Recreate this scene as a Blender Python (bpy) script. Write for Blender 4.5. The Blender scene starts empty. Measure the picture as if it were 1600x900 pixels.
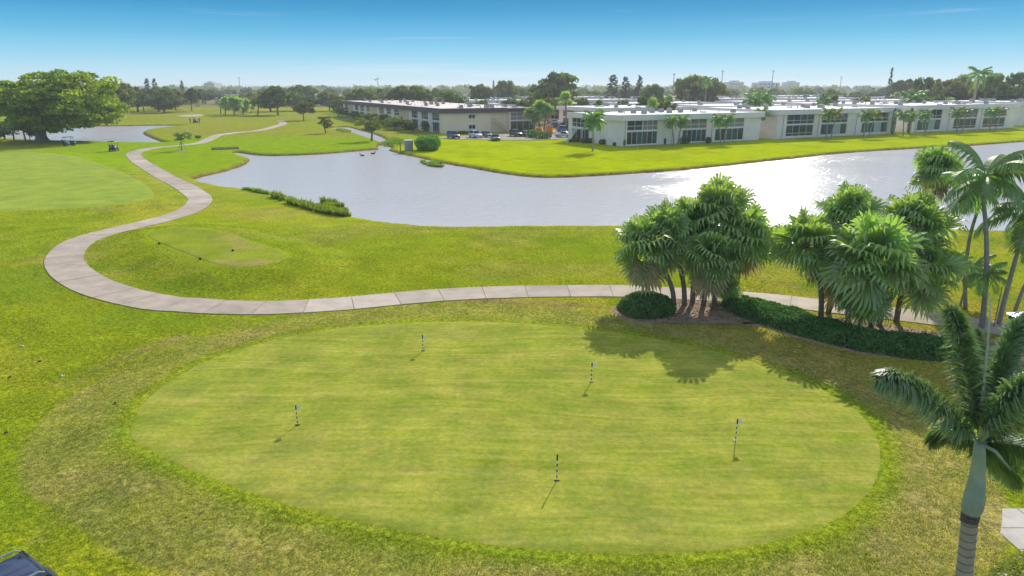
import bpy, math, random
import numpy as np
from mathutils import Vector, Matrix
R = math.radians
random.seed(7); rng = np.random.default_rng(7)
sc = bpy.context.scene; COL = sc.collection

# ------------------------------------------------------------------ camera
F, YH, CAMH = 1067.0, 136.0, 12.0            # focal length / horizon row in photo pixels, camera height in m
PITCH = math.atan((450-YH)/F)
cam = bpy.data.cameras.new('camera'); cam.sensor_width = 36; cam.lens = F/1600*36
cam.clip_start = .3; cam.clip_end = 30000
co = bpy.data.objects.new('camera', cam); COL.objects.link(co)
co.location = (0, 0, CAMH); co.rotation_euler = (math.pi/2-PITCH, 0, 0); sc.camera = co

# ------------------------------------------------------------------ world, sun, exposure
SUN_AZ, SUN_EL = 20.0, 30.0                  # azimuth clockwise from +Y
w = bpy.data.worlds.new('World'); sc.world = w; w.use_nodes = True
nt = w.node_tree; nt.nodes.clear()
N = nt.nodes.new; L = nt.links.new
sky = N('ShaderNodeTexSky'); sky.sky_type = 'NISHITA'; sky.sun_disc = False
sky.sun_elevation = R(SUN_EL); sky.sun_rotation = R(SUN_AZ)
sky.air_density = 1.0; sky.dust_density = .35; sky.ozone_density = 4.0; sky.altitude = 0
hs = N('ShaderNodeHueSaturation'); hs.inputs['Saturation'].default_value = .45
bg = N('ShaderNodeBackground'); bg.inputs['Strength'].default_value = .15
out = N('ShaderNodeOutputWorld')
# thin wisps of cirrus: noise on the view direction, stretched flat
tc = N('ShaderNodeTexCoord'); mp = N('ShaderNodeMapping'); mp.inputs['Scale'].default_value = (1.6, 1.6, 46)
ns = N('ShaderNodeTexNoise'); ns.inputs['Scale'].default_value = 1.0; ns.inputs['Detail'].default_value = 6; ns.inputs['Roughness'].default_value = .55
rp = N('ShaderNodeValToRGB'); rp.color_ramp.elements[0].position = .65; rp.color_ramp.elements[1].position = .95
mx = N('ShaderNodeMix'); mx.data_type = 'RGBA'; mx.inputs['B'].default_value = (4.6, 3.9, 4.1, 1)
ml = N('ShaderNodeMath'); ml.operation = 'MULTIPLY'; ml.inputs[1].default_value = .55
L(tc.outputs['Generated'], mp.inputs['Vector']); L(mp.outputs[0], ns.inputs['Vector']); L(ns.outputs['Fac'], rp.inputs[0])
L(rp.outputs[0], ml.inputs[0]); L(ml.outputs[0], mx.inputs['Factor'])
# the camera saw a graded sky: pale at the horizon, deep blue above; Nishita's glow is rolled off and keeps the upper dome
cp = N('ShaderNodeRGBToBW'); m1 = N('ShaderNodeMath'); m1.operation = 'MULTIPLY_ADD'; m1.inputs[1].default_value = .030; m1.inputs[2].default_value = 1.0
dv = N('ShaderNodeVectorMath'); dv.operation = 'DIVIDE'
L(sky.outputs[0], hs.inputs['Color']); L(hs.outputs[0], cp.inputs[0]); L(cp.outputs[0], m1.inputs[0]); L(hs.outputs[0], dv.inputs[0]); L(m1.outputs[0], dv.inputs[1])
sp = N('ShaderNodeSeparateXYZ'); L(tc.outputs['Generated'], sp.inputs[0])
gr = N('ShaderNodeValToRGB'); cr = gr.color_ramp; cr.interpolation = 'CARDINAL'
ST = ((0, (3.4,4.7,5.2)), (.032, (2.0,4.0,5.1)), (.060, (.85,3.1,4.7)), (.088, (.25,2.2,4.0)), (.114, (.0,1.55,3.3)), (.30, (.1,1.3,3.0)), (1, (.3,1.4,3.4)))
while len(cr.elements) < len(ST): cr.elements.new(.5)
for e, (p, c) in zip(cr.elements, ST): e.position = p
for e, (p, c) in zip(cr.elements, ST): e.color = (*[q/10 for q in c], 1)
gs = N('ShaderNodeVectorMath'); gs.operation = 'SCALE'; gs.inputs['Scale'].default_value = 6.0
L(sp.outputs['Z'], gr.inputs[0]); L(gr.outputs[0], gs.inputs[0])
up = N('ShaderNodeMapRange'); up.inputs['From Min'].default_value = .14; up.inputs['From Max'].default_value = .50; up.inputs['To Min'].default_value = .02; up.inputs['To Max'].default_value = .9
L(sp.outputs['Z'], up.inputs[0])
bl = N('ShaderNodeMix'); bl.data_type = 'RGBA'; L(up.outputs[0], bl.inputs['Factor']); L(gs.outputs[0], bl.inputs['A']); L(dv.outputs[0], bl.inputs['B'])
L(bl.outputs['Result'], mx.inputs['A']); L(mx.outputs['Result'], bg.inputs[0]); L(bg.outputs[0], out.inputs[0])
sl = bpy.data.lights.new('sun', 'SUN'); sl.energy = 2.85; sl.angle = R(.5); sl.color = (1, .93, .80)
so = bpy.data.objects.new('sun', sl); COL.objects.link(so)
so.rotation_euler = (R(90-SUN_EL), 0, R(180-SUN_AZ)); so.location = (60, 160, 80)
vs = sc.view_settings; vs.view_transform = 'Standard'; vs.look = 'None'; vs.gamma = 1; vs.use_curve_mapping = False
vs.exposure = .93
sc.render.engine = 'CYCLES'

# ------------------------------------------------------------------ photo pixel -> place on the ground
def ray(px, py):
    x = (px-800)/F; v = (450-py)/F
    return (x, math.cos(PITCH)+v*math.sin(PITCH), -math.sin(PITCH)+v*math.cos(PITCH))
def G0(px, py, z=0.0):
    r = ray(px, py); t = (z-CAMH)/r[2]
    return (r[0]*t, r[1]*t)
def XZ(px, py, Y):                            # point of that pixel's ray at ground distance Y
    r = ray(px, py); t = Y/r[1]
    return (r[0]*t, Y, CAMH+r[2]*t)
def m_per_px(Y): return (Y*math.cos(PITCH)+CAMH*math.sin(PITCH))/F

# ------------------------------------------------------------------ small numeric helpers
def vnoise(x, y, seed=0):
    xi = np.floor(x).astype(np.int64); yi = np.floor(y).astype(np.int64); fx = x-xi; fy = y-yi
    fx = fx*fx*(3-2*fx); fy = fy*fy*(3-2*fy)
    def h(a, b):
        n = (a*374761393+b*668265263+seed*1274126177) & 0x7fffffff
        n = ((n ^ (n >> 13))*1274126177) & 0x7fffffff
        return ((n ^ (n >> 16)) & 0xffff)/65535.0
    return (h(xi,yi)*(1-fx)+h(xi+1,yi)*fx)*(1-fy)+(h(xi,yi+1)*(1-fx)+h(xi+1,yi+1)*fx)*fy
def fbm(x, y, s, seed=0, octv=4):
    x = np.asarray(x, float); y = np.asarray(y, float); v = 0; a = .5; t = 0
    for o in range(octv):
        v = v+a*vnoise(x/s+17.3*o, y/s-9.1*o, seed+o); t += a; a *= .55; s /= 2.1
    return v/t
def sstep(a, b, x):
    t = np.clip((x-a)/(b-a), 0, 1); return t*t*(3-2*t)
def smooth_closed(P, n=6):
    P = np.asarray(P, float); m = len(P); o = []
    for i in range(m):
        p0, p1, p2, p3 = P[i-1], P[i], P[(i+1) % m], P[(i+2) % m]
        for k in range(n):
            t = k/n
            o.append(.5*((2*p1)+(-p0+p2)*t+(2*p0-5*p1+4*p2-p3)*t*t+(-p0+3*p1-3*p2+p3)*t**3))
    return np.array(o)
def smooth_open(P, n=6):
    P = np.asarray(P, float); P = np.vstack([2*P[0]-P[1], P, 2*P[-1]-P[-2]]); o = []
    for i in range(1, len(P)-2):
        p0, p1, p2, p3 = P[i-1], P[i], P[i+1], P[i+2]
        for k in range(n):
            t = k/n
            o.append(.5*((2*p1)+(-p0+p2)*t+(2*p0-5*p1+4*p2-p3)*t*t+(-p0+3*p1-3*p2+p3)*t**3))
    o.append(P[-2]); return np.array(o)
def sdist(poly, x, y):                        # signed distance, negative inside; capped at 99 far outside
    lo = poly.min(0)-14; hi = poly.max(0)+14
    k = (x > lo[0]) & (x < hi[0]) & (y > lo[1]) & (y < hi[1])
    o = np.full(x.shape, 99.0)
    if k.any(): o[k] = sdist_in(poly, x[k], y[k])
    return o
def sdist_in(poly, x, y):
    d = np.full(x.shape, 1e18); ins = np.zeros(x.shape, bool); m = len(poly)
    for i in range(m):
        ax, ay = poly[i]; bx, by = poly[(i+1) % m]
        ex, ey = bx-ax, by-ay; wx, wy = x-ax, y-ay
        t = np.clip((wx*ex+wy*ey)/(ex*ex+ey*ey+1e-12), 0, 1)
        d = np.minimum(d, (wx-ex*t)**2+(wy-ey*t)**2)
        c = ((ay > y) != (by > y))
        with np.errstate(divide='ignore', invalid='ignore'):
            ins ^= c & (x < (bx-ax)*(y-ay)/(by-ay+1e-15)+ax)
    d = np.sqrt(d); return np.where(ins, -d, d)
def ldist(line, x, y):
    lo = line.min(0)-9; hi = line.max(0)+9
    k = (x > lo[0]) & (x < hi[0]) & (y > lo[1]) & (y < hi[1])
    o = np.full(np.shape(x), 99.0)
    if k.any(): o[k] = ldist_in(line, x[k], y[k])
    return o
def ldist_in(line, x, y):
    d = np.full(np.shape(x), 1e18)
    for i in range(len(line)-1):
        ax, ay = line[i]; bx, by = line[i+1]; ex, ey = bx-ax, by-ay; wx, wy = x-ax, y-ay
        t = np.clip((wx*ex+wy*ey)/(ex*ex+ey*ey+1e-12), 0, 1)
        d = np.minimum(d, (wx-ex*t)**2+(wy-ey*t)**2)
    return np.sqrt(d)

# ------------------------------------------------------------------ outlines of the place
WZ = -.45                                     # water level
def PX(l, z=0.0): return [G0(a, b, z) for a, b in l]
LAKE = smooth_closed(PX([(306,281),(318,287),(345,293),(380,298),(420,306),(470,324),(545,341),(590,349),(640,355),(700,358),(850,357),(960,357),(1100,357),(1250,359),(1400,362),(1520,364),(1680,366),
    (1900,340),(1900,236),(1680,220),(1600,222),(1517,228),(1441,232),(1327,239),(1220,250),(1100,263),(1000,271),(870,278),(800,274),(740,264),(690,255),(650,246),(615,238),(600,233.5),(590,234),(560,236.5),(500,241.5),(430,244),(395,242.5),(372,239),(366,241),(385,247),(391,251),(380,259),(350,269),(320,276)], WZ), 5)
POND = smooth_closed(PX([(-60,198),(30,198),(77,198),(180,197.5),(250,196.5),(284,196.5),(268,199),(235,203),(223,208),(232,214),(249,221),(262,224),(235,224.5),(180,224),(120,222),(77,221),(-20,214)], WZ), 5)
CANAL = smooth_closed(PX([(518,200.5),(542,199),(562,204),(590,212),(606,221),(604,226),(612,232),(600,236),(590,231),(594,223),(572,215),(550,207.5),(530,203.5)], WZ), 4)
WATERS = (LAKE, POND, CANAL)
GREEN = smooth_closed(PX([(203,685),(222,640),(260,607),(330,567),(430,537),(520,520),(620,511),(720,508),(800,510),(900,518),(1000,531),(1100,551),(1200,580),(1280,613),(1340,650),(1370,690),(1377,730),(1365,770),(1330,808),(1270,840),(1190,862),(1090,875),(980,878),(870,873),(760,862),(650,845),(540,823),(430,793),(330,757),(260,727),(222,705)]), 5)
GREEN2 = smooth_closed(PX([(-160,262),(-60,247),(40,243),(110,248),(170,266),(215,287),(242,310),(225,322),(150,332),(60,337),(-60,342),(-180,330)]), 5)
TEE = smooth_closed(PX([(232,378),(255,369),(300,366),(345,373),(400,391),(452,409),(440,421),(390,430),(345,428),(290,408),(245,389)]), 5)
BUNKER = smooth_closed(PX([(277,182.2),(290,180.6),(310,180),(320,181.2),(312,182.8),(290,183.4)]), 5)
LOT = np.array(PX([(678,214.5),(700,218),(760,219),(840,219.5),(885,217),(905,212),(880,203),(845,203),(800,207),(745,211)]))
BED = smooth_closed(PX([(955,487),(975,468),(1020,460),(1060,468),(1120,471),(1180,476),(1240,486),(1300,496),(1380,507),(1475,520),(1590,540),(1600,575),(1480,566),(1400,560),(1330,549),(1250,529),(1190,511),(1130,503),(1060,507),(985,506)]), 5)
PATH = smooth_open(PX([(1780,560),(1600,521),(1480,501),(1300,480),(1180,467),(1000,456),(900,455),(800,456.5),(700,461),(600,470),(540,476),(435,481),(350,480.5),(290,476.5),(253,474),(189,461),(140,444),(108,422),(101,401),(122,380),(157,367),(195,357),(240,346.5),(284,334),(306,324),(313,314),(300,304),(283,293),(253,277),(231,262.5),(212,247),(211,238.5),(240,231.5),(283,227.5),(312,223),(328,216.5),(340,211)]), 8)
PATH_FAR = smooth_open(PX([(340,211),(370,207.5),(403,204.5),(429,198.6),(442,192.6),(439,188)]), 6)
LAWN = np.array(PX([(600,236),(690,208),(900,206),(1200,200),(1700,185),(1900,200),(1900,250),(1600,222),(1441,232),(1220,250),(1000,271),(870,278),(740,264),(650,246)]))

def base_h(x, y):
    x = np.asarray(x, float); y = np.asarray(y, float)
    h = np.zeros(x.shape)
    h = h+.22*(1-sstep(-.5, 5.0, sdist(GREEN, x, y)))
    h = h+.55*(1-sstep(.0, 7.0, sdist(GREEN2, x, y)))
    h = h+.60*(1-sstep(.8, 4.8, sdist(TEE, x, y)))
    far = sstep(130, 190, y)*(1-sstep(-30, 0, x+.28*(y-190)))*(1-sstep(380, 480, y))
    h = h+far*.9*(fbm(x, y, 42, 5, 2)-.45)
    return h
def water_d(x, y):
    d = np.full(np.shape(x), 1e9)
    for W in WATERS: d = np.minimum(d, sdist(W, x, y))
    return d
def ground_h(x, y, wd=None):
    x = np.asarray(x, float); y = np.asarray(y, float)
    if wd is None: wd = water_d(x, y)
    k = sstep(.6, 7, wd)
    dd = wd+.5*(fbm(x, y, 1.6, 11, 2)-.5)
    bank = np.interp(dd, [-8, -2, -.35, .15, .55, 1.3], [-2.6, -1.5, -.75, -.38, -.07, 0])
    return base_h(x, y)*k+bank
def gz(x, y): return float(ground_h(np.array([x]), np.array([y]))[0])
def G(px, py):
    z = 0
    for _ in range(3):
        x, y = G0(px, py, z); z = gz(x, y)
    return x, y, z

# ------------------------------------------------------------------ meshes
class MB:
    def __init__(s): s.v = []; s.f = []; s.n = 0
    def add(s, v, f):
        v = np.asarray(v, float); s.v.append(v); n = s.n
        s.f += [tuple(int(i)+n for i in q) for q in f]; s.n += len(v); return s
    def box(s, x0, x1, y0, y1, z0, z1, top=None):
        v = [(x0,y0,z0),(x1,y0,z0),(x1,y1,z0),(x0,y1,z0),(x0,y0,z1),(x1,y0,z1),(x1,y1,z1),(x0,y1,z1)]
        if top: ix, iy = top; v[4:] = [(x0+ix,y0+iy,z1),(x1-ix,y0+iy,z1),(x1-ix,y1-iy,z1),(x0+ix,y1-iy,z1)]
        return s.add(v, [(0,3,2,1),(4,5,6,7),(0,1,5,4),(1,2,6,5),(2,3,7,6),(3,0,4,7)])
    def tube(s, pts, rad, k=8, cap=True):
        pts = [Vector(p) for p in pts]; m = len(pts)
        if np.isscalar(rad): rad = [rad]*m
        V = []; up = Vector((0,0,1))
        for i in range(m):
            t = (pts[min(i+1,m-1)]-pts[max(i-1,0)]).normalized()
            a = t.cross(up if abs(t.z) < .95 else Vector((1,0,0))).normalized(); b = t.cross(a)
            for j in range(k):
                q = 2*math.pi*j/k; V.append(pts[i]+(a*math.cos(q)+b*math.sin(q))*rad[i])
        Fc = [(i*k+j, i*k+(j+1) % k, (i+1)*k+(j+1) % k, (i+1)*k+j) for i in range(m-1) for j in range(k)]
        if cap: Fc += [tuple(range(k))[::-1], tuple((m-1)*k+j for j in range(k))]
        return s.add([tuple(p) for p in V], Fc)
    def build(s, name, mat, parent=None, smooth=False, attr=None):
        me = bpy.data.meshes.new(name)
        v = np.vstack(s.v) if s.v else np.zeros((0,3))
        me.from_pydata(v.tolist(), [], s.f); me.update()
        if attr is not None:
            a = me.attributes.new('var', 'FLOAT', 'POINT'); a.data.foreach_set('value', np.asarray(attr, np.float32))
        if mat: me.materials.append(mat)
        if smooth: me.polygons.foreach_set('use_smooth', [True]*len(me.polygons))
        return put(name, me, parent)
def put(name, me, parent=None, loc=None, rz=None, scale=None):
    o = bpy.data.objects.new(name, me); COL.objects.link(o)
    if parent: o.parent = parent
    if loc is not None: o.location = loc
    if rz is not None: o.rotation_euler = (0,0,rz)
    if scale is not None: o.scale = scale if hasattr(scale, '__len__') else (scale,)*3
    return o
def tag(o, label=None, cat=None, group=None, kind=None):
    for k, v in (('label',label),('category',cat),('group',group),('kind',kind)):
        if v: o[k] = v
    return o
def thing(name, label, cat, loc=(0,0,0), rz=0, group=None, scale=None):
    return tag(put(name, None, None, loc, rz, scale), label, cat, group)
def struct(o): o['kind'] = 'structure'; return o
def quads_mesh(name, P, mat, var=None):       # P: (n,4,3) leaf quads
    n = len(P); me = bpy.data.meshes.new(name)
    me.vertices.add(n*4); me.vertices.foreach_set('co', P.reshape(-1).astype(np.float32))
    me.loops.add(n*4); me.loops.foreach_set('vertex_index', np.arange(n*4, dtype=np.int32))
    me.polygons.add(n); me.polygons.foreach_set('loop_start', np.arange(0, n*4, 4, dtype=np.int32))
    me.polygons.foreach_set('loop_total', np.full(n, 4, np.int32))
    if var is not None:
        a = me.attributes.new('var', 'FLOAT', 'POINT'); a.data.foreach_set('value', np.repeat(var, 4).astype(np.float32))
    me.materials.append(mat); me.update(calc_edges=True); return me

# ------------------------------------------------------------------ materials
MATS = {}
def nodes(name):
    m = bpy.data.materials.new(name); m.use_nodes = True; t = m.node_tree; t.nodes.clear(); MATS[name] = m
    return m, t, t.nodes.new, t.links.new
def rampn(N, a, b, p0=.3, p1=.7):
    r = N('ShaderNodeValToRGB'); e = r.color_ramp.elements
    e[0].position = p0; e[1].position = p1; e[0].color = (*a,1); e[1].color = (*b,1); return r
def solid(name, c, rough=.6, var=.18, scale=3.0, metal=0.0, spec=.4, bump=.0, coat=0, rnd=0.0):
    m, t, N, L = nodes(name)
    p = N('ShaderNodeBsdfPrincipled'); o = N('ShaderNodeOutputMaterial'); tc = N('ShaderNodeTexCoord')
    n = N('ShaderNodeTexNoise'); n.inputs['Scale'].default_value = scale; n.inputs['Detail'].default_value = 5; n.inputs['Roughness'].default_value = .65
    r = rampn(N, [x*(1-var) for x in c], [min(1, x*(1+var)) for x in c], .3, .72)
    L(tc.outputs['Object'], n.inputs['Vector']); L(n.outputs['Fac'], r.inputs[0])
    L(r.outputs[0], p.inputs['Base Color'])
    p.inputs['Roughness'].default_value = rough; p.inputs['Metallic'].default_value = metal
    p.inputs['Specular IOR Level'].default_value = spec; p.inputs['Coat Weight'].default_value = coat
    if bump:
        b = N('ShaderNodeBump'); b.inputs['Strength'].default_value = bump; b.inputs['Distance'].default_value = .05
        L(n.outputs['Fac'], b.inputs['Height']); L(b.outputs[0], p.inputs['Normal'])
    L(p.outputs[0], o.inputs[0]); return m
def leafmat(name, dark, light, trans=.38, gloss=.10, rnd=.35, rough=.38):
    m, t, N, L = nodes(name)
    o = N('ShaderNodeOutputMaterial'); at = N('ShaderNodeAttribute'); at.attribute_name = 'var'
    oi = N('ShaderNodeObjectInfo')
    r = rampn(N, dark, light, 0, 1); L(at.outputs['Fac'], r.inputs[0])
    hv = N('ShaderNodeHueSaturation'); mr = N('ShaderNodeMapRange'); mr.inputs['To Min'].default_value = 1-rnd; mr.inputs['To Max'].default_value = 1+rnd
    mh = N('ShaderNodeMapRange'); mh.inputs['To Min'].default_value = .485; mh.inputs['To Max'].default_value = .512
    L(oi.outputs['Random'], mr.inputs[0]); L(mr.outputs[0], hv.inputs['Value']); L(oi.outputs['Random'], mh.inputs[0]); L(mh.outputs[0], hv.inputs['Hue'])
    L(r.outputs[0], hv.inputs['Color'])
    d = N('ShaderNodeBsdfDiffuse'); tr = N('ShaderNodeBsdfTranslucent'); g = N('ShaderNodeBsdfGlossy'); g.inputs['Roughness'].default_value = rough
    br = N('ShaderNodeMix'); br.data_type = 'RGBA'; br.blend_type = 'MULTIPLY'; br.inputs['Factor'].default_value = 1; br.inputs['B'].default_value = (1.5,1.55,.55,1)
    L(hv.outputs[0], d.inputs[0]); L(hv.outputs[0], br.inputs['A']); L(br.outputs['Result'], tr.inputs[0])
    m1 = N('ShaderNodeMixShader'); m1.inputs[0].default_value = trans; L(d.outputs[0], m1.inputs[1]); L(tr.outputs[0], m1.inputs[2])
    m2 = N('ShaderNodeMixShader'); m2.inputs[0].default_value = gloss*.6; L(m1.outputs[0], m2.inputs[1]); L(g.outputs[0], m2.inputs[2])
    L(m2.outputs[0], o.inputs[0]); return m

def grassmat(name, attr=None, c=(.2,.25,.03), stripes=False, fine=1.0, sheen=.0):
    m, t, N, L = nodes(name)
    p = N('ShaderNodeBsdfDiffuse'); o = N('ShaderNodeOutputMaterial'); geo = N('ShaderNodeNewGeometry')
    if attr: a = N('ShaderNodeAttribute'); a.attribute_name = attr; src = a.outputs['Color']
    else: a = N('ShaderNodeRGB'); a.outputs[0].default_value = (*c,1); src = a.outputs[0]
    def mulnoise(src, sc, lo, hi, det=4, stretch=None, tint=None):
        n = N('ShaderNodeTexNoise'); n.inputs['Scale'].default_value = sc; n.inputs['Detail'].default_value = det; n.inputs['Roughness'].default_value = .6
        if stretch:
            mp = N('ShaderNodeMapping'); mp.inputs['Scale'].default_value = stretch[0]; mp.inputs['Rotation'].default_value = (0,0,stretch[1])
            L(geo.outputs['Position'], mp.inputs['Vector']); L(mp.outputs[0], n.inputs['Vector'])
        else: L(geo.outputs['Position'], n.inputs['Vector'])
        tl, th = tint or ((1,1,1),(1,1,1))
        r = rampn(N, [lo*q for q in tl], [hi*q for q in th], .32, .68); L(n.outputs['Fac'], r.inputs[0])
        x = N('ShaderNodeMix'); x.data_type = 'RGBA'; x.blend_type = 'MULTIPLY'; x.inputs['Factor'].default_value = 1
        L(src, x.inputs['A']); L(r.outputs[0], x.inputs['B']); return x.outputs['Result'], n
    src, _ = mulnoise(src, .45, .86, 1.14, 4, None, ((1,1,1),(1.06,1,.85)))
    src, n1 = mulnoise(src, 5.0, 1-.30*fine, 1+.30*fine, 5, None, ((.92,1,1),(1.1,1,.8)))
    src, n2 = mulnoise(src, 22.0, 1-.35*fine, 1+.35*fine, 3)
    if stripes:                                # mower passes bending round the green, blurred and uneven
        dn = N('ShaderNodeTexNoise'); dn.inputs['Scale'].default_value = .10; dn.inputs['Detail'].default_value = 2
        sc_ = N('ShaderNodeVectorMath'); sc_.operation = 'SCALE'; sc_.inputs['Scale'].default_value = 2.2; ad = N('ShaderNodeVectorMath'); ad.operation = 'ADD'
        L(geo.outputs['Position'], dn.inputs['Vector']); L(dn.outputs['Color'], sc_.inputs[0]); L(geo.outputs['Position'], ad.inputs[0]); L(sc_.outputs[0], ad.inputs[1])
        def warp(scale, lo, hi, st, rot, det, tint):
            nonlocal src
            mp = N('ShaderNodeMapping'); mp.inputs['Scale'].default_value = st; mp.inputs['Rotation'].default_value = (0,0,R(rot)); n = N('ShaderNodeTexNoise'); n.inputs['Scale'].default_value = scale; n.inputs['Detail'].default_value = det; n.inputs['Roughness'].default_value = .65
            L(ad.outputs[0], mp.inputs['Vector']); L(mp.outputs[0], n.inputs['Vector']); r = rampn(N, [lo*q for q in tint[0]], [hi*q for q in tint[1]], .34, .66); L(n.outputs['Fac'], r.inputs[0])
            x = N('ShaderNodeMix'); x.data_type = 'RGBA'; x.blend_type = 'MULTIPLY'; x.inputs['Factor'].default_value = 1; L(src, x.inputs['A']); L(r.outputs[0], x.inputs['B']); src = x.outputs['Result']
        warp(1.0, .91, 1.06, (.16,2.4,1), -5, 4, ((.92,1,.75),(1.08,1,1.25)))
        warp(1.0, .90, 1.10, (.35,6.0,1), -3, 3, ((1,1,1),(1,1,1)))
        warp(1.0, .92, 1.08, (.8,.8,1), 0, 5, ((.9,1.02,.8),(1.1,1,1.1)))
    b = N('ShaderNodeBump'); b.inputs['Strength'].default_value = .55*fine; b.inputs['Distance'].default_value = .06
    L(n1.outputs['Fac'], b.inputs['Height']); L(b.outputs[0], p.inputs['Normal'])
    L(src, p.inputs['Color'])
    L(p.outputs[0], o.inputs[0]); return m

def watermat():
    m, t, N, L = nodes('water')
    p = N('ShaderNodeBsdfPrincipled'); o = N('ShaderNodeOutputMaterial'); geo = N('ShaderNodeNewGeometry')
    p.inputs['Base Color'].default_value = (.52,.495,.49,1); p.inputs['Specular IOR Level'].default_value = .24; p.inputs['Roughness'].default_value = .15; p.inputs['IOR'].default_value = 1.33  # silver of the reflected sky is put into the pale base colour
    def noise(scale, det, sx=1, sy=1, rot=0):
        mp = N('ShaderNodeMapping'); mp.inputs['Rotation'].default_value = (0,0,R(rot)); mp.inputs['Scale'].default_value = (sx,sy,1)
        n = N('ShaderNodeTexNoise'); n.inputs['Scale'].default_value = scale; n.inputs['Detail'].default_value = det; n.inputs['Roughness'].default_value = .6
        L(geo.outputs['Position'], mp.inputs[0]); L(mp.outputs[0], n.inputs['Vector']); return n
    n1 = noise(1.1, 4, .75, 1.5, 18); n2 = noise(.05, 3); n3 = noise(4.5, 2, .7, 1.4, 30)
    r = N('ShaderNodeMapRange'); r.inputs['From Min'].default_value = .36; r.inputs['From Max'].default_value = .58; r.inputs['To Min'].default_value = .35; r.inputs['To Max'].default_value = 1.0
    L(n2.outputs['Fac'], r.inputs[0])
    b = N('ShaderNodeBump'); b.inputs['Distance'].default_value = .16; L(n1.outputs['Fac'], b.inputs['Height']); L(r.outputs[0], b.inputs['Strength'])
    b2 = N('ShaderNodeBump'); b2.inputs['Distance'].default_value = .03; b2.inputs['Strength'].default_value = .8; L(n3.outputs['Fac'], b2.inputs['Height']); L(b.outputs[0], b2.inputs['Normal'])
    L(b2.outputs[0], p.inputs['Normal']); L(p.outputs[0], o.inputs[0]); return m

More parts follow.
